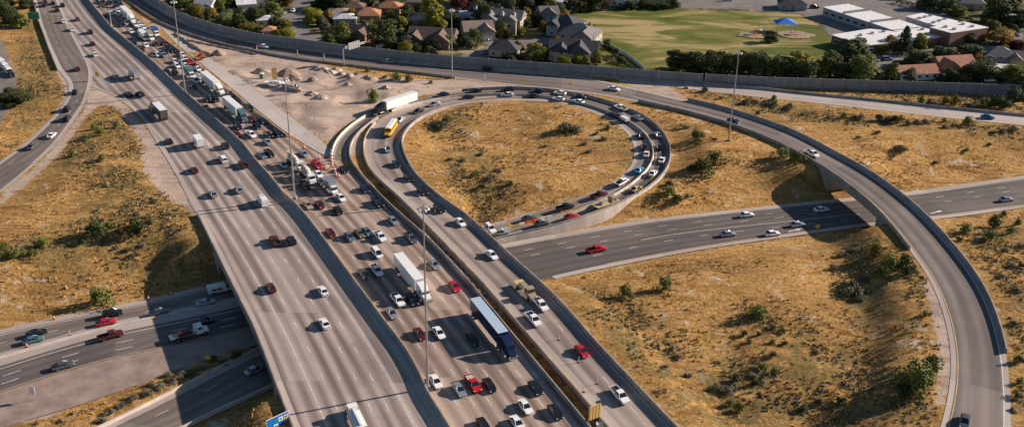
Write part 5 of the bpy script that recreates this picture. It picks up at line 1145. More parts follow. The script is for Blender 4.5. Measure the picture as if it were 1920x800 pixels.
HS=[
 (812,80,21,13,3.4,-8,'brick','brown','large brown roofed brick house with steep gables just behind the noise wall','gable',[(-7,-5,7,9,'y'),(5,-5,9,10,'y')],(-7,-9.6),True),
 (895,68,14,12,4.0,12,'tan','tan','tan house with double garage and gabled roof by the side street','gable',[(3.5,-5,7,7,'y')],(3.5,-8.6),False),
 (945,54,19,12,6.2,-14,'stone','grey','big two storey stone house with white dormers and many gables','gable',[(5,-5,6,7,'y'),(-5,-5,6,8,'y')],False,True,3),
 (912,42,15,10,5.8,-20,'white','navy','long white two storey house with a dark slate roof','gable',None,False,False,3),
 (1027,42,9,12,5.6,10,'blue','grey','narrow blue grey house at the end of the cul de sac','gable',[(0,-5,6,6,'y')],(0,-8.1),False),
 (1062,62,14,13,5.0,-25,'grey','dark','dark roofed house topmost of the row beside the playing field','hip',[(-4,-5,6,7,'y')],False,False),
 (1088,80,17,14,5.0,-20,'stone','grey','middle grey roofed house of the row beside the playing field','hip',[(4,-6,8,8,'y')],False,True),
 (1075,108,21,12,4.6,-6,'tan','dark','wide charcoal roofed house with twin gables touching the noise wall','gable',[(-5,-4,7,8,'y'),(3,-5,9,9,'y')],False,False),
 (948,101,13,11,3.2,-12,'tan','dark','small tan house with dark hip roof beside the street behind the wall','hip',None,False,False),
 (677,70,12,10,3.0,-18,'brick','brown','low brown house right of the round mid green street tree','gable',[(2.5,-4,6,6,'y')],False,True),
 (690,36,12,10,3.0,5,'orange','terra','orange brick house with terracotta roof left of the biggest tree','hip',None,False,True),
 (648,42,11,9,3.0,5,'grey','pale','pale grey roofed bungalow next to the yellow green street tree','low',None,False,False),
 (638,32,11,9,3.0,5,'tan','tan','tan roofed bungalow behind the pale grey bungalow','low',None,False,False),
 (731,22,12,9,3.0,-5,'orange','terra','small terracotta roofed house behind the biggest tree','hip',None,False,True),
 (788,45,11,9,3.0,-5,'blue','navy','small blue walled house with dark roof above the steep brown one','hip',None,False,True),
 (782,12,11,9,3.2,0,'brick','grey','grey roofed red brick house near the top edge','hip',None,False,True),
 (840,25,12,9,3.2,5,'tan','brown','brown roofed house by the top of the light mast','hip',None,False,False),
 (880,38,9,7,3.4,5,'white','blue','flat pale blue roofed garage among the trees','flat',None,False,False),
 (665,22,10,8,3.,0,'brick','brown','small brown roofed house in front of the dark tree group','hip',None,False,True),
 (388,22,9,8,4.4,-10,'white','pale','pale house behind the curved part of the noise wall','gable',None,False,False),
 (462,18,9,8,3.6,20,'white','white','white roofed house with a blue door above the noise wall curve','gable',None,False,False),
 (480,10,9,8,4.4,15,'grey','grey','grey house directly behind the white roofed one','gable',None,False,True),
 (498,46,8,8,3.2,15,'white','pale','small white house squeezed between dark trees left of the street','low',None,False,False),
 (505,66,6,6,2.8,10,'orange','terra','tiny orange brick house right at the noise wall','hip',None,False,False),
 (1150,8,12,9,5.6,0,'white','pale','white two storey house at the far edge of the playing field','gable',[(3,-3,5,6,'y')],False,False),
 (1190,4,14,9,3.4,0,'white','pale','long low white house right of the two storey one at the field edge','low',None,False,False),
 (1235,6,11,9,3.2,0,'tan','tan','tan house last of the row at the far edge of the field','hip',None,False,False),
 (1050,12,9,8,3.2,12,'tan','pale','small tan house above the end of the cul de sac','hip',None,False,False),
 (1063,20,10,7,2.8,8,'white','white','low white roofed shed beside the field corner','low',None,False,False),
 (1712,144,18,9,2.8,12,'white','terra','long low house with brown red roof just behind the second noise wall','gable',None,False,False),
 (1782,132,17,12,3.2,14,'brick','terra','brown red roofed house between two round dark trees','gable',[(-5,-4,8,8,'y')],False,True),
 (1868,118,14,12,4.2,-10,'grey','grey','grey roofed house on the right above the pale flat roof','hip',None,False,False),
 (1898,122,10,9,4.0,-14,'tan','tan','tan gabled house at the right edge','gable',[(0,-4,5,5,'y')],False,False),
 (1880,138,12,7,2.8,-5,'blue','pale','low pale metal roofed outbuilding at the right by the wall','flat',None,False,False),
 (1817,14,14,10,3.2,-8,'tan','grey','grey roofed bungalow at the top right behind the school','hip',None,False,False),
 (1795,4,12,9,3.,-8,'white','tan','tan roofed bungalow at the very top right','hip',None,False,False),
 (1902,36,10,8,3.2,0,'white','pale','small pale roofed house at the right edge near the top','low',None,False,False),
]
for i,h_ in enumerate(HS):
    a=list(h_); dm=a[12] if len(a)>12 else 0
    house(a[0],a[1],a[2],a[3],a[4],a[5],a[6],a[7],a[8],a[9],a[10],a[11],a[12] if len(a)>12 and isinstance(a[12],bool) else True,dormers=a[13] if len(a)>13 else 0,group='houses behind the noise walls')
house(1484,16,14,9,3.2,-6,'grey','dark','grey garage building standing on the school parking lot','hip',None,False,False,name='garage')
# back gardens: pale fences and sheds
def fence(pts,h,m,label,name='fence',th=.12):
    pw=[P(x,y,Z) for x,y in pts]; o=pw[0].copy(); root=empty(name,tuple(o)); tag(root,label,'fence')
    pl=resample(np.array(pw),2.4); pm=MB(); po=MB()
    for a,b in zip(pl[:-1],pl[1:]):
        c=(a+b)/2-o; pm.box((c[0],c[1],h/2),(np.linalg.norm(b-a)-.1,th*.6,h-.1),m,math.atan2(b[1]-a[1],b[0]-a[0]))
    for a in pl: po.box((a[0]-o[0],a[1]-o[1],h/2+.05),(th*1.3,th*1.3,h+.1),m)
    pm.build('fence_panel',root); po.build('post',root)
fence([(1113,78),(1150,93),(1180,110),(1206,131)],1.8,MT['whitep'],'white vinyl fence running down the left side of the playing field')
fence([(706,92),(735,86),(768,80)],1.8,MT['whitep'],'white fence panel left of the brown gabled house')
fence([(415,22),(440,24),(462,22)],1.8,MT['whitep'],'white fence among the trees behind the noise wall curve')
fence([(1752,152),(1790,146),(1812,152)],1.7,WALLM['brick'],'brown board fence in front of the brown red roofed house')
fence([(920,62),(935,72),(944,78)],1.6,MT['blackp'],'dark fence beside the stone house driveway')
# school
def flat_block(name,cor,h,label,wallm,n_units,cat='school building',parapet=.5,win=True,z=Z):
    pw=[P(x,y,z+h)[:2] for x,y in cor]; o=np.mean(pw,axis=0); poly=[(p[0]-o[0],p[1]-o[1]) for p in pw]
    root=empty(name,(o[0],o[1],z)); tag(root,label,cat)
    w_=MB(); w_.prism(poly,-.4,h,wallm); w_.build('wall',root)
    r=MB(); c=np.mean(np.array(poly),axis=0); sc=lambda k:[(c[0]+(a-c[0])*k,c[1]+(b-c[1])*k) for a,b in poly]
    r.prism(sc(1.015),h+.003,h+.35,ROOFM['white']); ro_=r.build('roof',root)
    rs=random.Random(len(label)); a,b,cc,d=[np.array(q) for q in poly[:4]]
    for i in range(n_units):
        t=(i//2+.5)/max(1,(n_units+1)//2); s=.3+.4*(i%2)
        q=(a*(1-t)+b*t)*(1-s)+(d*(1-t)+cc*t)*s; u=MB(); u.box((q[0],q[1],h+.75),(1.6,1.2,.8),MT['galv']); u.box((q[0]+.2,q[1],h+1.2),(.6,.6,.15),MT['blackp']); u.build('roof_vent',ro_)
    if win:
        nn=len(poly)
        for i in range(nn):
            a,b=np.array(poly[i]),np.array(poly[(i+1)%nn]); L_=np.linalg.norm(b-a); t=(b-a)/L_; nrm=np.array([t[1],-t[0]])
            if np.dot(nrm,(a+b)/2)<0: nrm=-nrm
            if nrm[1]>.3: continue
            k=int(L_/5)
            for j in range(k):
                q=a+t*(j+.5)*L_/k+nrm*.03; f_=MB(); f_.box((q[0],q[1],h*.5),(3.2,.1,1.5),FR,math.atan2(t[1],t[0])); fo=f_.build('window',root)
                g_=MB(); q=q+nrm*.05; g_.box((q[0],q[1],h*.5),(2.9,.06,1.25),WIN,math.atan2(t[1],t[0])); g_.build('pane',fo)
    return root
flat_block('school_building',[(1544,15),(1591,9),(1725,51),(1672,57)],4.2,'long white roofed school wing with many roof vents',WALLM['grey'],18)
flat_block('school_building',[(1560,67),(1631,55.5),(1752,70),(1700,78),(1623,87)],4.0,'low white roofed school wing nearest the trees',WALLM['brick'],6)
flat_block('school_building',[(1668,58),(1722,51.5),(1786,66),(1748,73)],3.6,'low white roofed link between the school wings',WALLM['brick'],4,win=False)
flat_block('school_building',[(1699,32),(1729,26),(1796,41),(1764,53)],4.6,'smaller white roofed school wing at the back',WALLM['grey'],6)
flat_block('school_building',[(1744,52.5),(1807,42),(1853,53),(1783,63)],6.5,'tall brick walled school hall with pale roof at the right',WALLM['brick'],4,win=False)
def hedge(pts,h,w_,label):
    rs=random.Random(5); pl=resample(np.array([P(x,y,Z) for x,y in pts]),1.2); o=pl[0]; mb=MB()
    for p in pl: leaves(mb,rs,p[0]-o[0],p[1]-o[1],h*.55,w_/2,w_/2,h*.5,30,.35,LM[0])
    ob=mb.build('hedge'); ob.location=tuple(o); tag(ob,label,'hedge')
hedge([(1678,6),(1720,16),(1765,26),(1819,41)],2.6,2.4,'long dark hedge behind the school')
hedge([(1108,22),(1160,18),(1200,17),(1250,17),(1274,15)],2.4,2.0,'dark hedge along the far edge of the playing field')
hedge([(1185,132),(1170,122),(1150,108)],2.2,2.,'hedge at the lower left corner of the playing field')
# playground canopy, benches
p=P(1470,58,Z); root=empty('shade_canopy',tuple(p)); tag(root,'bright blue pyramid shade canopy over the playground','canopy')
mb=MB(); W=5.; D=4.; v=[(-W,-D,4.2),(W,-D,4.2),(W,D,4.2),(-W,D,4.2),(0,0,6.4)]; mb.add(v,[(0,1,4),(1,2,4),(2,3,4),(3,0,4),(3,2,1,0)],mat('blue canvas',(.01,.20,.72),.7)); mb.build('canopy_roof',root)
for a in (-1,1):
    for b in (-1,1): mb=MB(); mb.tube((a*W*.92,b*D*.92,0),(a*W*.92,b*D*.92,4.25),.12,.12,MT['galv']); mb.build('post',root)
def play(px,py,lab,c):
    p=P(px,py,Z); root=empty('play_structure',tuple(p)); tag(root,lab,'play structure')
    mb=MB(); mb.box((0,0,1.5),(2.4,2.4,.15),c); 
    mb.build('platform',root); mb=MB(); mb.box((2.3,0,.8),(2.6,.7,.1),MT['orange'],ry=.55); mb.build('slide',root)
    for a in (-1,1):
        for b in (-1,1): mb=MB(); mb.tube((a*1.1,b*1.1,0),(a*1.1,b*1.1,3.),.09,.09,MT['galv']); mb.build('post',root)
play(1486,66,'climbing frame with orange slide on the mulch right of the canopy',MT['dirt']); play(1428,62,'climbing frame on the mulch circle left of the small field tree',MT['whitep']); play(1410,66,'dark red play piece on the mulch circle farthest left',PAINT['dark red'])
def disc(px,py,rx,ry,m,label,name='mulch_circle'):
    p=P(px,py,Z); mb=MB(); n_=28; rs=random.Random(px)
    v=[(math.cos(6.283*i/n_)*rx*rs.uniform(.78,1.12),math.sin(6.283*i/n_)*ry*rs.uniform(.93,1.07),0) for i in range(n_)]; mb.add(v,[tuple(range(n_))],m); o=mb.build(name); 
    o.location=(p[0],p[1],Z+.22); tag(o,label,'mulch bed',kind='structure')
MU=mat('mulch',(.29,.21,.12),1,noise=.4,nscale=.5)
disc(1492,66,9,6.5,MU,'mulch bed under the play area'); disc(1418,67,9,5.5,MU,'mulch bed left of the field tree')
# parked cars round the houses, school and lot
PK=[(1639,115,'sedan','white',5,'white car parked left of two on the small lot below the school'),(1650,114,'sedan','black',5,'black car parked between two light cars below the school'),(1663,113,'suv','silver',5,'silver car parked right of the black one below the school'),
 (1645,137,'pickup','silver',-35,'silver pickup parked nearest the second noise wall'),(1656,143,'suv','white',-40,'white car half hidden by trees beside the wall'),(1684,122,'suv','navy',0,'dark car parked under the round tree below the school'),
 (1527,16,'suv','black',0,'black car parked by the end of the long school wing'),(1364,2,'suv','white',10,'light car on the far parking lot beyond the field'),(1866,85,'sedan','navy',0,'dark car parked in front of the brick school hall'),(1903,67,'sedan','silver',-30,'silver car under trees at the right edge'),
 (911,101,'suv','silver',25,'silver car driving on the side street behind the noise wall'),(532,27,'sedan','silver',80,'light car parked on the tree lined street'),(551,22,'sedan','white',80,'white car parked at the right kerb of the tree lined street'),(537,43,'sedan','teal grey',80,'grey car parked lowest on the tree lined street'),
 (918,75,'sedan','silver',60,'car parked in the driveway of the tan house'),(1856,153,'sedan','white',10,'white car just behind the second noise wall')]
for x,y,k,c,rz,lab in PK:
    p=G_(x,y,Z); o=inst(car_tpl(k,c)); o.location=tuple(p+np.array([0,0,.02])); o.rotation_euler=(0,0,R(rz)); tag(o,lab,'car' if k!='pickup' else 'pickup truck','vehicles parked behind the noise walls')
for x,y,k,c,rz,lab in [(4,122,'van','white',-50,'white van parked nearest the photo edge in the far left lot'),(10,130,'van','white',-50,'white van parked in the middle of the far left lot'),(17,138,'van','white',-50,'white van parked furthest right in the far left lot'),(22,143,'suv','black',-50,'dark car parked last in the row in the far left lot')]:
    p=G_(x,y,Z); o=inst(car_tpl(k,c)); o.location=tuple(p+np.array([0,0,.02])); o.rotation_euler=(0,0,R(rz)); tag(o,lab,'van' if k=='van' else 'car','vehicles in the far left lot')

# ------------------------------------------------------------------ lighting masts and poles
def mast(x,y,h,z,lab):
    p=P(x,y,z); root=empty('light_mast',tuple(p)); tag(root,lab,'light mast','tall lighting masts')
    mb=MB(); mb.tube((0,0,-.5),(0,0,h),.30,.12,MT['galv'],10); mb.build('pole',root); mb=MB(); mb.box((0,0,.3),(1.1,1.1,1.0),MT['barrier']); mb.build('base',root)
    rg_=MB(); 
    for i in range(10):
        a,b=2*math.pi*i/10,2*math.pi*(i+1)/10; rg_.tube((math.cos(a)*1.2,math.sin(a)*.95,h-.4),(math.cos(b)*1.2,math.sin(b)*.95,h-.4),.06,.06,MT['galv'],5)
    for i in range(3): a=2*math.pi*i/3; rg_.tube((0,0,h-.2),(math.cos(a)*1.2,math.sin(a)*.95,h-.4),.06,.06,MT['galv'],5)
    rg_.tube((0,0,h-.6),(0,0,h+.3),.35,.3,MT['galv'],8); rg_.build('lamp_ring',root)
    for i in range(6):
        a=2*math.pi*i/6; l=MB(); l.tube((math.cos(a)*1.1,math.sin(a)*1.1,h-.65),(math.cos(a)*1.05,math.sin(a)*1.05,h-.15),.28,.15,MT['lampw'],8); l.build('lamp',root)
mast(802,727,45,Z,'tallest nearest lighting mast standing in the median beside the blue truck')
mast(553,373,39,Z,'lighting mast in the median beside the cement mixers')
mast(348,177,37,Z,'lighting mast in the median level with the far grey truck')
mast(1366,265,33,ground_z(*P(1366,265,6)[:2]),'lighting mast on the dry slope left of the curved ramp')
mast(848,147,29,Z,'lighting mast in front of the brown gabled house')
p=P(209.6,50.6,Z); root=empty('street_lamp',tuple(p)); tag(root,'double armed street lamp in the far median','street lamp')
mb=MB(); mb.tube((0,0,0),(0,0,9),.14,.09,MT['lampw'],8)
mb.build('pole',root)
for s in (-1,1): mb=MB(); mb.tube((0,0,8.6),(s*3.4,0,9.),.07,.05,MT['lampw'],6); ao=mb.build('arm',root); mb=MB(); mb.box((s*3.8,0,9.),(1.,.4,.2),MT['lampw']); mb.build('lamp',ao)
p=G_(592,250,Z); root=empty('street_lamp',tuple(p)); tag(root,'thin single pole standing in bare dirt left of the outer ramp','street lamp')
mb=MB(); mb.tube((0,0,0),(0,0,12.5),.12,.07,MT['galv'],8); mb.build('pole',root); mb=MB(); mb.box((-.5,0,12.5),(1.1,.35,.18),MT['lampw']); mb.build('lamp',root)
# ------------------------------------------------------------------ signs
def plate(w_,h_,m,lines=None,diamond=False,border=None):
    mb=MB()
    if diamond:
        s=w_/2; mb.add([(0,-.03,-s),(s,-.03,0),(0,-.03,s),(-s,-.03,0),(0,.03,-s),(s,.03,0),(0,.03,s),(-s,.03,0)],[(0,1,2,3),(7,6,5,4),(0,4,5,1),(1,5,6,2),(2,6,7,3),(3,7,4,0)],m)
        s*=.86; mb.add([(0,-.036,-s),(s,-.036,0),(0,-.036,s),(-s,-.036,0)],[(0,1,2,3)],MT['blackp']); s*=.94; mb.add([(0,-.042,-s),(s,-.042,0),(0,-.042,s),(-s,-.042,0)],[(0,1,2,3)],m)
    else:
        mb.box((0,0,0),(w_,.06,h_),m)
        if border: mb.box((0,-.036,0),(w_*.96,.01,h_*.93),border); mb.box((0,-.043,0),(w_*.93,.01,h_*.87),m)
    return mb
def sign(x,y,z,lab,w_,h_,ph,m,rz,diamond=False,cat='sign',posts=1,name='road_sign',border=None,group=None):
    p=P(x,y,z) if z is not None else G_(x,y,5.); root=empty(name,tuple(p),R(rz)); tag(root,lab,cat,group)
    for i in range(posts):
        mb=MB(); o=(i-(posts-1)/2)*w_*.6; mb.tube((o,.08,-.1),(o,.08,ph+h_*.3),.06,.06,MT['galv'],6); mb.build('post',root)
    o=plate(w_,h_,m,None,diamond,border).build('sign_panel',root); o.location=(0,0,ph+ (h_/2 if not diamond else 0)); return root
YG='yellow warning signs'
for x,y,z,lab in [(980,160,Z,'yellow warning sign leftmost above the top of the loop'),(1069,167,Z,'yellow warning sign between the noise wall ramp and the loop top'),(1160,187,Z,'yellow warning sign where the ramp splits from the pale road'),(1222,216,Z-.3,'yellow warning sign on dry grass right of the loop top'),
  (1221,345,5.2,'yellow warning sign on the right inner edge of the loop'),(1197,364,4.6,'yellow warning sign in front of the tan work truck on the loop'),(1531,436,.1,'yellow warning sign beside the lower highway in the ramp shadow'),(391,684,.2,'yellow diamond warning sign in the strip of brush in deck shade')]:
    sign(x,y,z,lab,1.7,1.7,2.2,MT['signy'],0,True,'warning sign',1,'warning_sign',group=YG)
r0=sign(184,151,Z,'yellow arrow sign at the gore of the far left ramp',1.9,1.9,1.6,MT['signy'],-15,False,'warning sign',1,'warning_sign',MT['blackp'])
r0=sign(637,291,Z,'bright yellow marker on the outer ramp beside the orange barrels',.8,1.1,.6,mat('hi vis yellow green',(.6,.75,.03),.5),-30,False,'marker',1,'traffic_marker')
r0=sign(64,748,.3,'white sign on a post at the bottom left highway edge',1.5,1.9,1.6,MT['whitep'],-20,False,'sign',1,border=MT['blackp'])
r0=sign(66,46,Z,'green highway sign standing at the upper left carriageway edge',5.2,3.3,2.6,MT['signg'],8,False,'highway sign',2,'highway_sign',MT['whitep'])
# yellow board at the near end of the deck
p=P(1114,792,Z); root=empty('construction_board',tuple(p),R(32)); tag(root,'large yellow plywood board at the bottom end of the deck gap','board')
mb=MB(); mb.box((0,0,2.9),(3.1,.12,3.5),MT['wood']); 
mb.build('board',root); mb=MB()
for k in range(4): mb.box((-1.2+k*.8,-.08,2.9),(.08,.05,3.4),MT['signy'])
mb.build('batten',root)
for s in (-1,1): mb=MB(); mb.tube((s*1.1,.12,-1),(s*1.1,.12,4.4),.08,.08,MT['bark'],6); mb.build('post',root)
mb=MB(); mb.box((1.,-.3,.7),(1.6,1.1,.7),MT['whitep']); o=mb.build('sandbag_pile'); o.location=tuple(p+np.array([.2,-.4,-.5])); tag(o,'pale box at the foot of the yellow board','box')
# blue service sign hung on the left deck edge: rows of small square panels
p=P(523,806,5.6); root=empty('service_sign',tuple(p),R(42)); tag(root,'bright blue sign with small square panels beside the left deck edge','highway sign')
mb=MB(); mb.box((0,0,1.6),(5.4,.12,3.6),MT['whitep']); mb.box((0,-.07,1.6),(5.2,.02,3.4),MT['signb']); b_=mb.build('sign_panel',root)
for i,(c) in enumerate(['signg','whitep','signy','whitep','signb','whitep']):
    if c=='signb': continue
    mb=MB(); mb.box((-.6+(i%3)*1.25,-.09,2.3-(i//3)*1.3),(1.,.02,1.),MT[c]); mb.box((-.6+(i%3)*1.25,-.11,2.3-(i//3)*1.3),(.55,.02,.45),MT['signb' if c!='whitep' else 'signg']); mb.build('logo_panel',b_)
for s in (-1,1): mb=MB(); mb.tube((s*2,.15,-6),(s*2,.15,3.),.14,.14,MT['galv'],8); mb.build('post',root)
root.location.z=6.1
# cantilever gantry with two panels seen from behind
p=G_(645,124,Z); root=empty('overhead_sign',tuple(p)); tag(root,'overhead sign arm with two grey panels seen from behind by the noise wall','overhead sign')
mb=MB(); mb.tube((0,0,-.3),(0,0,7.6),.28,.24,MT['galv'],10); mb.tube((0,0,7.4),(.9,.5,8.2),.24,.2,MT['galv'],8); mb.build('pole',root)
mb=MB(); e_=np.array(P(684,79,Z+8.2))-p; e_[2]=8.4; mb.tube((.9,.5,8.2),tuple(e_),.16,.12,MT['lampw'],8); mb.tube((.9,.5,7.6),tuple(e_-np.array([0,0,.6])),.12,.1,MT['lampw'],8)
for k in range(9): t=k/8; a=np.array([.9,.5,8.2])*(1-t)+e_*t; mb.tube(tuple(a),tuple(a-np.array([0,0,.6])),.05,.05,MT['lampw'],4)
mb.build('arm',root)
az=math.atan2(e_[1],e_[0])
for t,ww in ((.30,3.2),(.58,2.8)):
    a=np.array([.9,.5,8.])*(1-t)+e_*t; mb=MB(); mb.box((a[0]+.2,a[1]-.35,a[2]+.1),(ww,.1,3.),MT['signback'],az)
    for k in (-1,0,1): mb.box((a[0]+.2+math.cos(az)*k*ww*.35,a[1]-.45+math.sin(az)*k*ww*.35,a[2]+.1),(.12,.1,3.1),MT['galv'],az)
    mb.build('sign_panel',root)
# ------------------------------------------------------------------ work zone
def barrel_tpl():
    root=empty('traffic_barrel',(0,0,0)); mb=MB()
    for k in range(4): mb.tube((0,0,.05+k*.24),(0,0,.29+k*.24),.30-.02*k,.29-.02*k,MT['orange' if k%2==0 else 'whitep'],10)
    mb.build('drum',root); mb=MB(); mb.tube((0,0,0),(0,0,.08),.42,.42,MT['blackp'],10); mb.build('base',root); return root
def cone_tpl():
    root=empty('traffic_cone',(0,0,0)); mb=MB(); mb.tube((0,0,.05),(0,0,.9),.24,.05,MT['orange'],10); mb.tube((0,0,.5),(0,0,.66),.155,.12,MT['whitep'],10); mb.build('cone',root)
    mb=MB(); mb.box((0,0,.03),(.55,.55,.06),MT['blackp']); mb.build('base',root); return root
def post_tpl():
    root=empty('delineator_post',(0,0,0)); mb=MB(); mb.tube((0,0,.05),(0,0,1.15),.07,.06,MT['whitep'],8); mb.tube((0,0,.8),(0,0,1.0),.075,.075,MT['orange'],8); mb.build('tube',root)
    mb=MB(); mb.tube((0,0,0),(0,0,.08),.3,.25,MT['blackp'],10); mb.build('base',root); return root
def put(tp,lst,z,labf,cat,group):
    for i,q in enumerate(lst):
        o=inst(tp); pt=P(q[0],q[1],z if len(q)<3 else q[2]); o.location=(pt[0],pt[1],pt[2]+.03); o.scale=(1.15,1.15,1.25); tag(o,labf(i),cat,group)
BR=[(544.6,256),(571,279),(599,298),(621.6,288),(621,294),(621.6,301),(623,307),(623.6,313),(614,316),(628.5,323),(630,329),(635,332),(611,318)]
nb=sorted(range(len(BR)),key=lambda i:-BR[i][1]); rank={i:k for k,i in enumerate(nb)}
put([barrel_tpl(),False],BR,Z,lambda i:('orange barrel nearest the camera in the lane merge line' if rank[i]==0 else ORD[rank[i]].strip()+' orange barrel from the near end of the lane merge line'),'traffic barrel','orange barrels closing the new lane')
CN=[(102,598,.02),(208,576,.02),(278.5,561,.02),(320.7,552,.02),(50.6,650,.05),(381,537,.02),(944,412,.6),(921,416.5,.5)]
CNL=['leftmost orange cone on the far shoulder of the collector road','orange cone just above the black car on the collector road','orange cone left of the deck shadow edge','orange cone just inside the deck shadow','orange cone between collector road and lower highway','orange cone in shade beside the white delivery van','right hand orange cone on the loop end shoulder','left hand orange cone on the loop end shoulder']
put([cone_tpl(),False],CN,0,lambda i:CNL[i],'traffic cone','orange cones')
PS=[(1048,637),(1085,679),(1120,719),(1095,734),(896,476),(956,536),(816,400),(787,373)]
put([post_tpl(),False],sorted(PS,key=lambda q:-q[1]),Z,lambda i:('delineator post nearest the bottom on the right hand deck' if i==0 else ORD[i].strip()+' delineator post from the bottom on the right hand deck'),'delineator post','delineator posts on the deck')
put([post_tpl(),False],[(131.6,628),(558,105.),(482,96),(608,112),(909,151)],0,lambda i:['white and orange post on the kerb above the dark red pickup','middle post beside the noise wall ramp','leftmost post beside the noise wall ramp','post left of the overhead sign arm','tall orange post at the top of the loop'][i],'marker post','marker posts')
for o in list(col.objects):
    if o.get('group')=='marker posts' and 'kerb' not in o['label']: q=project(o.location); 
for o in list(col.objects):
    if o.get('group')=='marker posts' and 'kerb' not in o['label']:
        q=project(tuple(o.location)); pt=P(q[0],q[1],Z); o.location=tuple(pt); o.scale=(2.,2.,2.2)
# striped crash barrels by the end of the divider
def crash(x0,y0,x1,y1,z0,z1,lab):
    a,b=P(x0,y0,z0),P(x1,y1,z1); root=empty('water_barrier',tuple(a)); tag(root,lab,'plastic barrier'); n_=max(2,int(np.linalg.norm(b-a)/2.0)); az=math.atan2(b[1]-a[1],b[0]-a[0])
    for k in range(n_):
        c=(b-a)*(k+.5)/n_; mb=MB(); mb.box((c[0],c[1],c[2]+.5),(1.85,.5,1.0),MT['orange' if k%5<3 and k%7 else 'whitep'],az,top=1,topy=.55); mb.build('segment',root)
crash(972,424,1036,408,.6,1.5,'row of orange and white plastic barriers between the two loop ramps')
# orange machine, dumped things, dirt heaps
def excavator(x,y,rz,lab,c='orange'):
    p=P(x,y,Z); root=empty('excavator',tuple(p),R(rz)); root.scale=(.72,)*3; tag(root,lab,'excavator','construction machines')
    for s in (-1,1): mb=MB(); mb.box((0,s*1.1,.45),(3.6,.55,.9),MT['blackp'],top=.85); mb.build('track',root)
    mb=MB(); mb.box((-.4,0,1.5),(2.8,2.3,1.1),MT[c]); mb.build('body',root); mb=MB(); mb.box((.5,.6,2.5),(1.3,1.,1.2),MT['glass']); mb.box((.5,.6,3.15),(1.4,1.1,.12),MT[c]); mb.build('cab',root)
    mb=MB(); mb.tube((.9,-.4,1.8),(3.2,-.4,4.2),.25,.2,MT[c],6); mb.tube((3.2,-.4,4.2),(4.8,-.4,1.8),.18,.14,MT[c],6); mb.build('arm',root); mb=MB(); mb.box((4.8,-.4,1.3),(.9,.9,.8),MT['blackp'],top=.7); mb.build('bucket',root)
MT['rust']=mat('dull orange machine paint',(.42,.12,.04),.6)
excavator(372,113,35,'left one of two orange machines beside the closed pale lane','rust'); excavator(379,109,120,'right one of two orange machines beside the closed pale lane','rust')
excavator(558,168,150,'grey machine working among the dirt heaps','galv')
def heap(x,y,w_,h_,lab,m='dirt',g='dirt heaps'):
    p=G_(x,y,Z); rs=random.Random(int(x*y)); mb=MB(); n_=14; v=[(0,0,h_)];f=[]
    for r_i,(rr_,zz) in enumerate(((.35,.78),(.7,.36),(1.,-.15))):
        for i in range(n_): a=6.283*i/n_; k=rr_*rs.uniform(.8,1.15); v.append((math.cos(a)*w_*k,math.sin(a)*w_*.7*k,h_*zz*rs.uniform(.85,1.1)))
    for i in range(n_): f.append((0,1+i,1+(i+1)%n_))
    for r_i in range(2):
        for i in range(n_): a=1+r_i*n_+i; b=1+r_i*n_+(i+1)%n_; f.append((a,a+n_,b+n_,b))
    mb.add(v,f,MT[m]); o=mb.build('dirt_heap'); o.location=tuple(p); tag(o,lab,'dirt heap',g)
heap(490,137,5,2.2,'dirt heap left of the tan board'); heap(541,139,6,2.6,'largest dirt heap right of the tan board'); heap(410,103,4,2.4,'dirt heap near the orange machines'); heap(586,151,3,1.5,'small dirt heap furthest right in the work area'); heap(603,184,4,1.4,'rubble heap below the work area','rock'); heap(585,176,3,1.2,'small rubble heap left of the larger one','rock')
heap(555,148,4,1.2,'low dark heap between the machine and largest heap')
for i,(x,y,l_) in enumerate([(630,132,3),(618,136,3.4),(606,131,3),(640,140,2.6),(595,129,2.8),(655,143,2.6),(697,149,3),(690,146,2.4),(652,160,2.4),(724,165,2.6)]):
    heap(x,y,l_,1.3,'pale boulder pile '+['second from left','furthest left but three','third from left','just right of the middle','leftmost','under the overhead sign post','right of the brush','beside the brush','alone above the black cabbed truck shrub','right of the lone shrub'][i]+' below the noise wall','rock','boulder piles')
# drainage berms
def berm(pts,w_,h_,lab,m='dirt'):
    pl=smooth(resample(np.array([G_(x,y,Z) for x,y in pts]),2.),1); rs=random.Random(9); tg=np.gradient(pl[:,:2],axis=0); tg/=np.linalg.norm(tg,axis=1)[:,None]; o=pl[0].copy(); v=[];f=[]; n_=len(pl)
    for i,p in enumerate(pl):
        k=rs.uniform(.6,1.2); nm=(-tg[i][1],tg[i][0])
        for a,z in ((-w_,-.2),(-w_*.4,h_*.8*k),(w_*.1,h_*k),(w_,-.2)): v.append((p[0]-o[0]+nm[0]*a*k,p[1]-o[1]+nm[1]*a*k,p[2]-o[2]+z))
    for i in range(n_-1):
        for j in range(3): f.append((i*4+j,(i+1)*4+j,(i+1)*4+j+1,i*4+j+1))
    mb=MB(); mb.add(v,f,MT[m]); ob=mb.build('earth_berm'); ob.location=tuple(o); tag(ob,lab,'earth berm')
berm([(328,64),(345,76),(362,88),(380,98),(398,107)],1.3,1.1,'dark earth berm running down to the two orange machines'); berm([(345,74),(380,82),(420,90),(460,98),(480,103)],1.,.7,'long low earth berm below the noise wall road')
berm([(312,-1),(330,10)],1,.8,'x') if False else None
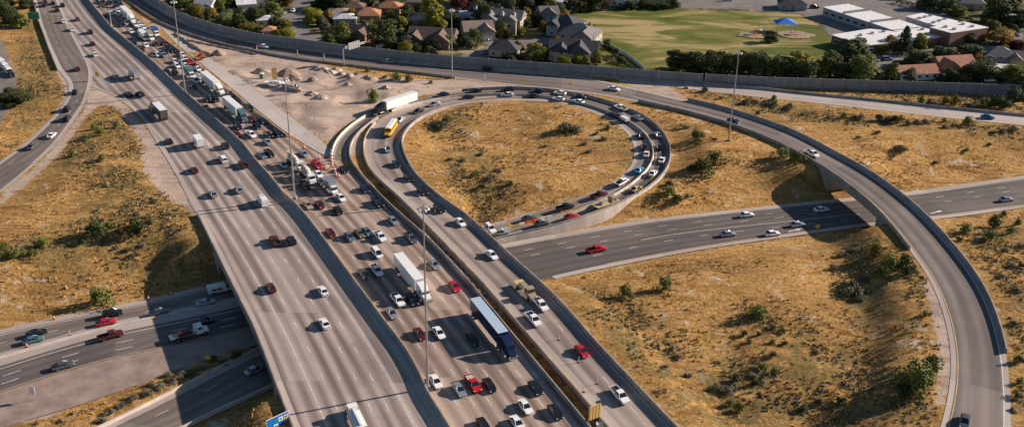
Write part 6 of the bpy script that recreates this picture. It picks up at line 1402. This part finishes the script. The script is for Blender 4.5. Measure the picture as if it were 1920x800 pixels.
# trailer, board, toilet, pipes
p=P(514,160,Z); root=empty('site_trailer',tuple(p),R(-8)); tag(root,'pale flat trailer under the tall tan board','trailer'); mb=MB(); mb.box((0,0,1.),(8.,2.4,.7),MT['whitep']); mb.box((1.,0,1.6),(3.5,1.8,.5),MT['lampw']); mb.build('bed',root)
for x in (-2.4,2.4):
    for s in (-1,1): o=bpy.data.objects.new('wheel',WH['m']); col.objects.link(o); o.parent=root; o.location=(x,s*1.1,.4)
p=P(516,153,Z); root=empty('site_board',tuple(p),R(5)); tag(root,'tall narrow tan board standing in the work area','board'); mb=MB(); mb.box((0,0,3.3),(2.,.15,5.),MT['wood']); mb.build('board',root); mb=MB(); mb.tube((0,.15,0),(0,.15,5.5),.1,.1,MT['bark'],6); mb.build('post',root)
p=P(491,148,Z); root=empty('portable_toilet',tuple(p)); tag(root,'small green portable toilet in the work area','portable toilet'); mb=MB(); mb.box((0,0,1.1),(1.4,1.4,2.2),mat('green plastic',(.03,.20,.10),.5)); mb.build('cabin',root); mb=MB(); mb.box((0,0,2.3),(1.5,1.5,.22),MT['whitep'],top=.8); mb.build('roof',root); mb=MB(); mb.box((0,-.72,1.05),(.8,.04,1.8),mat('darker green plastic',(.02,.13,.07),.5)); mb.build('door',root)
for i,(x,y,rz) in enumerate([(545,170,-30),(552,173,-28),(540,166,-32)]):
    p=P(x,y,Z); mb=MB(); n_=14; 
    for k in range(n_):
        a,b=6.283*k/n_,6.283*(k+1)/n_; mb.add([(-2.6,math.cos(a)*.8,.8+math.sin(a)*.8),(2.6,math.cos(a)*.8,.8+math.sin(a)*.8),(2.6,math.cos(b)*.8,.8+math.sin(b)*.8),(-2.6,math.cos(b)*.8,.8+math.sin(b)*.8),
           (-2.6,math.cos(a)*.68,.8+math.sin(a)*.68),(2.6,math.cos(a)*.68,.8+math.sin(a)*.68),(2.6,math.cos(b)*.68,.8+math.sin(b)*.68),(-2.6,math.cos(b)*.68,.8+math.sin(b)*.68)],[(0,3,2,1),(4,5,6,7),(0,4,7,3),(1,2,6,5)],MT['deck'])
    o=mb.build('culvert_pipe'); o.location=tuple(p); o.rotation_euler=(0,0,R(rz)); tag(o,['middle','right hand','left hand'][i]+' concrete culvert pipe lying in the work area','pipe','culvert pipes')
# low fence and parking lot trees on the far left

# smaller trees that fill the gardens between the houses
rr=random.Random(11); HP=[P(h_[0],h_[1],Z) for h_ in HS]; fill=[]; tries=0
while len(fill)<160 and tries<6000:
    tries+=1; x=rr.uniform(300,1135) if rr.random()<.72 else rr.uniform(1640,1915); y=rr.uniform(-12,150)
    p=P(x,y,Z); j=int(np.searchsorted(xs,p[0])); i=int(np.searchsorted(yy,p[1]))
    if i>=len(yy)-1 or j>=len(xs)-1 or not yard[i,j] or zp[i,j]>.1 or zl[i,j]>.3: continue
    if min(np.hypot(h_[0]-p[0],h_[1]-p[1]) for h_ in HP)<8.5 or not yard[max(i-3,0),j]: continue
    if 1540<x<1860 and y<100 and y>5: continue
    if any(np.hypot(q[0]-p[0],q[1]-p[1])<4.5 for q in fill): continue
    fill.append(p)
fc={}
for p in sorted(fill,key=lambda q:q[0]):
    k=rr.choice([0,0,1,1,2,4,6,0]); o=get_tree(k,rr.randrange(2)); h=rr.uniform(3,6.5); w_=h*rr.uniform(.9,1.3); o.location=(p[0],p[1],p[2]-.1); o.rotation_euler=(0,0,rr.uniform(0,6.28)); o.scale=(w_/7.2,w_/7.2,h/9.4); fc.setdefault(k,[]).append(o)
for k,ls in fc.items():
    for i,o in enumerate(ls): tag(o,(ORD[i].strip() if i else 'leftmost')+' '+KC[k]+' low garden tree between the houses'+(', from left' if i else ''),'tree','low garden trees')
